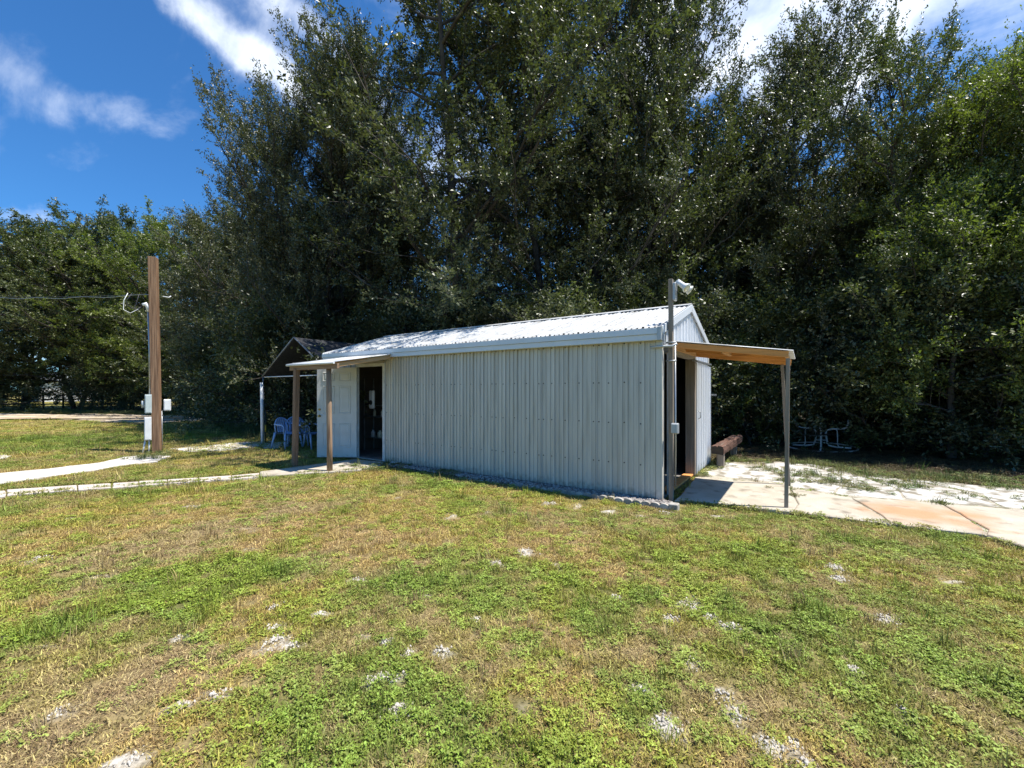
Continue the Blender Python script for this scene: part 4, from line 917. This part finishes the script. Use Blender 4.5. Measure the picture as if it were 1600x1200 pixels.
T('G', 1610, 9.0, 4.9, 'bright leafy young tree cut by the right edge of the picture', nm='young_tree', rz=120)
g2 = 'oaks along the far left wood edge'
for px, Z, H, k, lab, rz, lf in ((-70, 34, 12.2, 'L', 'broad oak at the far left beyond the picture edge', 0, None), (35, 34, 12.0, 'L', 'broad green oak at the left edge over the gap with the fence', 80, None), (120, 34, 13.2, 'L', 'highest broad oak of the far left wood, left of the service post', 150, 'leafB'),
                         (205, 33.5, 12.6, 'L', 'broad oak directly behind the tall service post', 220, None), (290, 31.5, 11.3, 'L', 'yellowish green oak just right of the service post', 300, 'leafG'), (385, 27, 10.2, 'L', 'broad dark oak behind the gable shelter', 35, 'leafB')):
    T(k, px, Z, H, lab, group=g2, rz=rz, leaf=lf, nm='broad_oak', wid=1.15)
# back row
for px, Z, H, lab, rz in ((-210, 35, 12, 'first oak beyond the left picture edge', 40), (-420, 37, 13, 'second oak beyond the left picture edge', 190), (-720, 39, 12, 'third oak beyond the left picture edge', 260)):
    T('L', px, Z, H, lab, group=g2, rz=rz, nm='broad_oak', wid=1.25)
g3 = 'back row of dark oaks deep in the wood'
BRL = ['dark deep oak seen '+q for q in ('left of the gable shelter', 'above the gable shelter roof', 'over the far left end of the shed roof', 'of the two tallest oaks over the shed', 'above the left part of the shed ridge', 'above the right part of the shed ridge', 'above the twin floodlight', 'above the side canopy beam', 'above the thin post of the side canopy', 'above the upturned table', 'behind the rounded green oak at right', 'behind the young bright tree at right', 'behind the last oak at the right edge', 'just right of the service post', 'between the service post and the white pipe', 'above the blue chairs')]
for i, (px, Z) in enumerate(((430, 24), (540, 22), (640, 20), (770, 19.5), (850, 18.5), (960, 19), (1060, 19), (1150, 18.5), (1250, 18), (1350, 18), (1450, 17.5), (1560, 17), (1660, 17), (240, 39), (330, 36), (480, 28))):
    T('B' if i % 2 else 'C', px, Z, 9.6 if px > 1000 else 11, BRL[i], group=g3, rz=i*47, leaf='leafB', wid=1.2)
# understorey
g4 = 'dark shrubs under the wood edge'
SHL = ['between the service post and the gable shelter', 'just left of the gable shelter', 'behind the gable shelter and the blue chairs', 'over the far left end of the shed roof', 'over the left third of the shed roof', 'left of the middle of the shed roof', 'over the middle of the shed roof', 'right of the middle of the shed roof', 'over the right third of the shed roof', 'directly behind the twin floodlight', 'behind the bracket at the rear shed corner', 'right behind the thin post of the side canopy', 'left behind the upturned table', 'right behind the upturned table', 'above the dark litter right of the upturned table', 'second from the right edge of the picture', 'at the right edge of the picture', 'deeper in the wood behind the upturned table', 'deeper in the wood right of the side canopy', 'deeper in the wood under the side canopy roof', 'deeper in the wood near the right edge', 'right beside the far end of the sandy track', 'at the sandy track just left of the service post', 'left of the fence gap in the far left wood', 'right of the fence gap in the far left wood', 'at the far left edge before the rail fence', 'deep behind the middle of the far left wood', 'deep behind the right part of the far left wood', 'deep behind the gable shelter', 'deep behind the left canopy posts']
for i, (px, Z, H) in enumerate(((330, 24, 2.6), (400, 18.5, 3.0), (450, 16.5, 3.4), (520, 16, 3.2), (600, 15, 3.4), (690, 14.2, 3.2), (780, 14, 3.4), (870, 13.5, 3.2), (960, 13.2, 3.4), (1050, 12.9, 3.2), (1130, 13.0, 3.0), (1230, 13.2, 3.3), (1320, 11.8, 3.3), (1400, 10.9, 3.3), (1480, 10.2, 3.1), (1560, 9.7, 3.1), (1650, 9.3, 3.1), (1370, 13.5, 4.0), (1260, 15, 3.6), (1180, 15.5, 3.8), (1540, 13.5, 4.2), (250, 31, 2.9), (180, 32, 2.5), (30, 33.5, 2.6), (135, 33.5, 2.8), (-40, 33, 3), (200, 38, 4.9), (270, 36, 4.9), (350, 31, 4.4), (440, 25, 4.2))):
    T('S', px, Z, H, 'dark green shrub in deep shade '+SHL[i], cat='shrub', group=g4, rz=i*71, nm='shrub', wid=1.25)
T('S', 1178, 12.0, 2.2, 'sunlit yellow green shrub framed under the side canopy', cat='shrub', nm='shrub', rz=40, leaf='leafG', wid=.9)
print('leaf triangles', TOTAL)

# ================================================================== far fence and pale house
fz = 35.5
a_ = Vector(W(-60, fz)); b_ = Vector(W(190, fz+1.5))
fe = thing('board_fence', (a_.x, a_.y, 0), 'low dark rail fence in front of a sunny field, far left under the oaks', 'fence')
nF = 9
for i in range(nF):
    p = a_.lerp(b_, i/(nF-1)); MB().box(p.x-.06, p.y-.06, -.05, p.x+.06, p.y+.06, 1.25, .01).build('fence_post', M['fence'], fe)
    if i < nF-1:
        q = a_.lerp(b_, (i+1)/(nF-1))
        for z in (.35, .75, 1.12): MB().beam((p.x, p.y, z), (q.x, q.y, z), .03, .10).build('rail', M['fence'], fe)
hx_, hy_ = W(95, 62)
ho = thing('pale_house', (hx_, hy_, 0), 'pale low house glimpsed through the gap in the far left trees', 'house')
MB().box(hx_-6, hy_-3, 0, hx_+6, hy_+3, 2.7, .01).build('wall', M['sidingw'], ho)
MB().add([(hx_-6.4, hy_-3.4, 2.7), (hx_+6.4, hy_-3.4, 2.7), (hx_+6.4, hy_, 4.2), (hx_-6.4, hy_, 4.2), (hx_+6.4, hy_+3.4, 2.7), (hx_-6.4, hy_+3.4, 2.7)], [(0, 1, 2, 3), (3, 2, 4, 5), (0, 3, 5), (1, 4, 2), (0, 5, 4, 1)]).build('roof', M['greybox'], ho)
for dx in (-4, -1, 3.5): MB().box(hx_+dx-.5, hy_-3.03, 1, hx_+dx+.5, hy_-2.99, 2.1).build('window', M['glass'], ho)

# ================================================================== GRASS
TC = bpy.data.collections.new('tufts')
def tuft_mesh(name, kind, seed):
    rg = np.random.default_rng(seed); V = []; F = []; Rn = []
    def tri_strip(pts, ws, side, r):
        o = len(V)
        for p, w_ in zip(pts[:-1], ws[:-1]): V.append(p-side*w_/2); V.append(p+side*w_/2); Rn.extend([r, r])
        V.append(pts[-1]); Rn.append(r)
        for i in range(len(pts)-2): F.append((o+2*i, o+2*i+1, o+2*i+3)); F.append((o+2*i, o+2*i+3, o+2*i+2))
        k = o+2*(len(pts)-2); F.append((k, k+1, k+2))
    if kind in ('grass', 'thatch', 'tall'):
        n = {'grass': 34, 'thatch': 34, 'tall': 22}[kind]
        for i in range(n):
            a = rg.uniform(0, 6.28); rr = .065*math.sqrt(rg.uniform(0, 1)); b = np.array([math.cos(a)*rr, math.sin(a)*rr, -.004])
            L_ = {'grass': rg.uniform(.024, .062), 'thatch': rg.uniform(.018, .045), 'tall': rg.uniform(.07, .17)}[kind]
            az_ = rg.uniform(0, 6.28); t = {'grass': rg.uniform(.25, 1.2), 'thatch': rg.uniform(.7, 1.45), 'tall': rg.uniform(.1, .6)}[kind]
            h = np.array([math.cos(az_), math.sin(az_), 0]); d1 = h*math.sin(t*.6)+np.array([0, 0, math.cos(t*.6)]); d2 = h*math.sin(min(1.7, t*1.4))+np.array([0, 0, math.cos(min(1.7, t*1.4))])
            if kind == 'thatch': b[2] = rg.uniform(.002, .014); d1 = h*math.sin(t)+np.array([0, 0, math.cos(t)]); d2 = h
            sd = np.array([-h[1], h[0], rg.uniform(-.4, .4)]); w_ = rg.uniform(.0032, .0060)*(1.2 if kind != 'thatch' else .8)
            tri_strip([b, b+d1*L_*.5, b+d1*L_*.5+d2*L_*.5], [w_, w_*.85, 0], sd, rg.uniform(0, 1))
    else:
        for i in range(34):
            a = rg.uniform(0, 6.28); rr = .06*math.sqrt(rg.uniform(0, 1)); z = rg.uniform(.008, .038); b = np.array([math.cos(a)*rr, math.sin(a)*rr, z]); r = rg.uniform(.2, 1)
            s = rg.uniform(.0045, .010); az_ = rg.uniform(0, 6.28)
            tilt = rg.normal(0, .4, 2)
            for q in range(2 if kind == 'weed' else 3):
                aa = az_+q*2.1; c_ = np.array([math.cos(aa), math.sin(aa), tilt[0]]); e_ = np.array([-math.sin(aa), math.cos(aa), tilt[1]]); o = len(V)
                for (u_, v_) in ((0, 0), (.7, -.55), (1.5, -.5), (2.0, 0), (1.5, .5), (.7, .55)): V.append(b+c_*s*u_+e_*s*v_+np.array([0, 0, .12*s*abs(v_)*4])); Rn.append(r)
                F.extend([(o, o+1, o+5), (o+1, o+2, o+5), (o+2, o+4, o+5), (o+2, o+3, o+4)])
            o = len(V); V.extend([b, b+np.array([.0015, 0, 0]), np.array([b[0]*.8, b[1]*.8, -.003])]); Rn.extend([.3]*3); F.append((o, o+1, o+2))
    me = npmesh(name, np.array(V), np.array(F), M['tuft'], {'rnd': ('FLOAT', Rn)})
    o = bpy.data.objects.new(name, me); TC.objects.link(o)
KN = ['grass']*4+['thatch']*3+['weed', 'weed', 'clover']+['tall']*2
for i, k in enumerate(KN): tuft_mesh('t%02d_%s' % (i, k), k, 100+i)
def inside(P, x, y):
    r = np.zeros(len(x), bool); n = len(P); j = n-1
    for i in range(n):
        xi, yi = P[i]; xj, yj = P[j]
        c = ((yi > y) != (yj > y)) & (x < (xj-xi)*(y-yi)/(yj-yi+1e-12)+xi); r ^= c; j = i
    return r
def gn_scatter(name, x, y, z, kind, scl, tint, label, cat):
    n = len(x); rg = np.random.default_rng(7)
    rot = np.stack([rg.normal(0, .10, n), rg.normal(0, .10, n), rg.uniform(0, 6.28, n)], 1)
    me = bpy.data.meshes.new(name); me.vertices.add(n); me.vertices.foreach_set('co', np.stack([x, y, z], 1).astype(np.float32).ravel())
    for nm, t, a, f in (('idx', 'INT', kind.astype(np.int32), 'value'), ('rot', 'FLOAT_VECTOR', rot, 'vector'), ('scl', 'FLOAT_VECTOR', scl, 'vector'), ('tint', 'FLOAT_COLOR', np.concatenate([tint, np.ones((n, 1))], 1), 'color')):
        at = me.attributes.new(nm, t, 'POINT'); at.data.foreach_set(f, a.ravel() if t == 'INT' else a.astype(np.float32).ravel())
    o = bpy.data.objects.new(name, me); COL.objects.link(o); tag(o, label, cat, kind='stuff')
    ng = bpy.data.node_groups.get('scatter')
    if not ng:
        ng = bpy.data.node_groups.new('scatter', 'GeometryNodeTree')
        ng.interface.new_socket('Geometry', in_out='INPUT', socket_type='NodeSocketGeometry'); ng.interface.new_socket('Geometry', in_out='OUTPUT', socket_type='NodeSocketGeometry')
        N = ng.nodes; L = ng.links; gi = N.new('NodeGroupInput'); go = N.new('NodeGroupOutput')
        ci = N.new('GeometryNodeCollectionInfo'); ci.inputs['Collection'].default_value = TC; ci.inputs['Separate Children'].default_value = True; ci.inputs['Reset Children'].default_value = True
        ip = N.new('GeometryNodeInstanceOnPoints'); ip.inputs['Pick Instance'].default_value = True
        def na(nm, t):
            a = N.new('GeometryNodeInputNamedAttribute'); a.data_type = t; a.inputs['Name'].default_value = nm; return a.outputs['Attribute']
        L.new(gi.outputs[0], ip.inputs['Points']); L.new(ci.outputs[0], ip.inputs['Instance']); L.new(na('idx', 'INT'), ip.inputs['Instance Index'])
        e2r = N.new('FunctionNodeEulerToRotation'); L.new(na('rot', 'FLOAT_VECTOR'), e2r.inputs[0]); L.new(e2r.outputs[0], ip.inputs['Rotation'])
        L.new(na('scl', 'FLOAT_VECTOR'), ip.inputs['Scale']); L.new(ip.outputs[0], go.inputs[0])
    md = o.modifiers.new('scatter', 'NODES'); md.node_group = ng
    return o
def pts_zone(rg, w0, w1, dens, ang=1.45):
    # even points in camera-ground coords between two forward distances
    um = w1*ang; n = int(dens*(w1-w0)*2*um); u = rg.uniform(-um, um, n); w = rg.uniform(w0, w1, n)
    k = np.abs(u) < (w*ang+1.0); return u[k], w[k]
def make_grass():
    rg = np.random.default_rng(77); U = []; Wd = []; SC = []
    for w0, w1, dens, sc_ in ((.6, 3.5, 720, .76), (3.5, 6, 520, .88), (6, 9.5, 300, 1.05), (9.5, 15, 95, 1.45), (15, 30, 22, 2.2), (30, 60, 3, 3.4)):
        u, w = pts_zone(rg, w0, w1, dens); U.append(u); Wd.append(w); SC.append(np.full(len(u), sc_))
    U = np.concatenate(U); Wd = np.concatenate(Wd); SC = np.concatenate(SC)
    k = (U < 34) & (U > -75); U, Wd, SC = U[k], Wd[k], SC[k]
    x = CX+RT[0]*U+FW[0]*Wd; y = CY+RT[1]*U+FW[1]*Wd
    keep = np.ones(len(x), bool)
    for P in EXCL: keep &= ~inside(P, x, y)
    s = sand_at(x, y); li = litter(x, y); c, g, d = lawn_col(x, y)
    bare = .06*(d > .7)
    keep &= (rg.uniform(0, 1, len(x)) > np.clip(s*1.25, 0, .985)+bare) & (rg.uniform(0, 1, len(x)) > li*.96)
    x, y, SC, c, g, d, li, s = (a[keep] for a in (x, y, SC, c, g, d, li, s))
    n = len(x); r = rg.uniform(0, 1, n)
    wn = fbm(x, y, 2.6, 51, 3); weedp = np.clip(.20+g*.28+(wn-.5)*.7-d*.2, .06, .6)*np.clip(1.5-Dist(x, y)/9, .25, 1)
    thp = np.clip(.12+d*.62, 0, .8)
    kind = rg.integers(0, 4, n); dead = (r < thp); kind = np.where(dead, rg.integers(4, 7, n), kind)
    wd = rg.uniform(0, 1, n) < weedp; kind = np.where(wd, rg.integers(7, 10, n), kind)
    tall = rg.uniform(0, 1, n) < .012+.02*g; kind = np.where(tall, rg.integers(10, 12, n), kind)
    green = np.stack([.225*np.ones(n), .30*np.ones(n), .048*np.ones(n)], 1)
    tint = c.copy(); tint[wd] = green[wd]*.75+c[wd]*.25
    dc = np.stack([.54+.0*r, .42+.0*r, .20+.0*r], 1); dk = dead & ~wd
    br = rg.uniform(0, 1, n)[:, None]; dcol = dc*(1-br*.75)+np.array((.20, .115, .06))*br*.75
    tint[dk] = tint[dk]*.25+dcol[dk]*.75
    mo = (fbm(x, y, .9, 61, 3) > .55)[:, None]; tint = np.where(mo, tint*np.array((1.12, 1.06, .9)), tint)
    tint *= (.78+.44*rg.uniform(0, 1, n))[:, None]
    sz = SC*rg.uniform(.75, 1.25, n)*np.where(wd, .95, 1); scl = np.stack([sz, sz, sz*np.clip(.75+.35*g, .6, 1.2)/np.maximum(1, SC*.75)], 1)
    z = zground(x, y)+s*.008
    gn_scatter('grass', x, y, z, kind, scl, tint, 'patchy mown lawn of green blades, clover and straw in front of the shed', 'grass'); print('tufts', n)
def Dist(x, y): return np.hypot(x-CX, y-CY)
make_grass()
def make_weeds():
    rg = np.random.default_rng(5); X = []; Y = []; S = []
    for px, py, r, n in ((1120, 727, .22, 60), (1112, 732, .15, 40), (1160, 722, .4, 50), (1195, 735, .3, 30), (1270, 744, .35, 40), (1305, 757, .35, 45), (1340, 765, .25, 30), (1240, 745, .2, 16), (1225, 754, .12, 14), (1390, 757, .3, 20), (1420, 763, .25, 20), (1330, 738, .4, 70), (1260, 725, .4, 70), (1370, 745, .5, 80), (1460, 752, .5, 70), (1540, 755, .6, 80), (1500, 748, .6, 60), (1300, 727, .5, 60), (1590, 757, .5, 50), (1470, 790, .08, 6), (1240, 778, .08, 8), (1165, 758, .5, 5), (1530, 780, .4, 18), (620, 727, .3, 40), (560, 729, .25, 20), (700, 740, .3, 40), (585, 735, .2, 30), (246, 712, .35, 60), (225, 716, .3, 30), (1095, 745, .12, 20)):
        a, b = G(px, py); X.append(rg.normal(a, r*.6, n)); Y.append(rg.normal(b, r*.5, n)); S.append(rg.uniform(.6, 1.4, n))
    x = np.concatenate(X); y = np.concatenate(Y); s = np.concatenate(S); k = ~inside(EXCL[-1], x, y); x, y, s = x[k], y[k], s[k]; n = len(x)
    r = rg.uniform(0, 1, n)[:, None]; tint = np.array((.10, .16, .035))*(1-r)+np.array((.22, .20, .08))*r
    gn_scatter('weeds', x, y, np.full(n, .022), rg.choice([0, 1, 4, 5, 6, 7, 8, 9, 7, 8, 5, 10], n), np.stack([s, s, s], 1), tint, 'low weeds creeping over the bleached old concrete', 'weeds')
    fx = []; fy = []
    for line in ([(1062, 784), (1236, 803), (1390, 822), (1540, 838), (1620, 864), (1760, 895)], [(0, 776), (110, 766.5), (215, 759.5), (355, 749.5), (407, 745), (560, 735.5), (600, 725)], [(0, 765.5), (110, 758), (215, 751.5), (355, 743), (405, 736)], [(1096, 741), (1135, 722), (1223, 720), (1303, 731), (1366, 742), (1437, 750), (1600, 764)]):
        for a, b in zip(line[:-1], line[1:]):
            A = np.array(G(*a)); B = np.array(G(*b)); L_ = np.hypot(*(B-A)); k = int(L_*38); t = rg.uniform(0, 1, k)[:, None]; p = A+(B-A)*t+rg.normal(0, .035, (k, 2)); fx.append(p[:, 0]); fy.append(p[:, 1])
    fx = np.concatenate(fx); fy = np.concatenate(fy); n = len(fx); k = vnoise(fx, fy, 3.3, 9) > .25; fx, fy = fx[k], fy[k]; n = len(fx)
    s = rg.uniform(.7, 1.35, n); r = rg.uniform(0, 1, n)[:, None]; tint = np.array((.18, .25, .04))*(1-r)+np.array((.36, .31, .10))*r
    gn_scatter('verge_grass', fx, fy, np.full(n, .004), rg.choice([0, 1, 2, 3, 5, 7, 8, 9], n), np.stack([s, s, s], 1), tint, 'ragged grass creeping over the edges of the concrete', 'grass')
    # wood edge grasses and leaf litter
    m_ = 6000; u = rg.uniform(-34, 16, m_); e = np.interp(u, [p[0] for p in EDGE], [p[1] for p in EDGE]); w = e+rg.normal(.1, .6, m_)
    x = CX+RT[0]*u+FW[0]*w; y = CY+RT[1]*u+FW[1]*w; k = np.ones(m_, bool)
    for P in EXCL: k &= ~inside(P, x, y)
    k &= (u < 2) | (rg.uniform(0, 1, m_) < .3)
    x, y, uu = x[k], y[k], u[k]; n = len(x); s = rg.uniform(.8, 1.7, n)*np.where(uu > 2, .7, 1); r = rg.uniform(0, 1, n)[:, None]; tint = np.array((.07, .115, .028))*(1-r)+np.array((.16, .16, .06))*r
    gn_scatter('edge_undergrowth', x, y, np.zeros(n), rg.choice([4, 7, 8, 9, 10, 11, 10, 11], n), np.stack([s, s, s], 1), tint, 'rough grass and weeds along the shaded foot of the trees', 'undergrowth')
make_weeds()
def make_litter():
    rg = np.random.default_rng(15); m_ = 16000; u = rg.uniform(-15, 14, m_); e = np.interp(u, [p[0] for p in EDGE], [p[1] for p in EDGE]); w = e+rg.uniform(-.5, 4.0, m_)
    x = CX+RT[0]*u+FW[0]*w; y = CY+RT[1]*u+FW[1]*w; k = np.ones(m_, bool)
    for P in EXCL: k &= ~inside(P, x, y)
    x, y = x[k], y[k]; n = len(x); r = rg.uniform(0, 1, n)[:, None]; s = rg.uniform(.8, 1.8, n)
    gn_scatter('leaf_litter', x, y, np.full(n, .0), rg.choice([4, 5, 6, 8], n), np.stack([s, s, s*.8], 1), np.array((.16, .11, .06))*(1-r)+np.array((.09, .085, .04))*r, 'brown fallen leaves and straw under the shady trees', 'leaf litter')
make_litter()
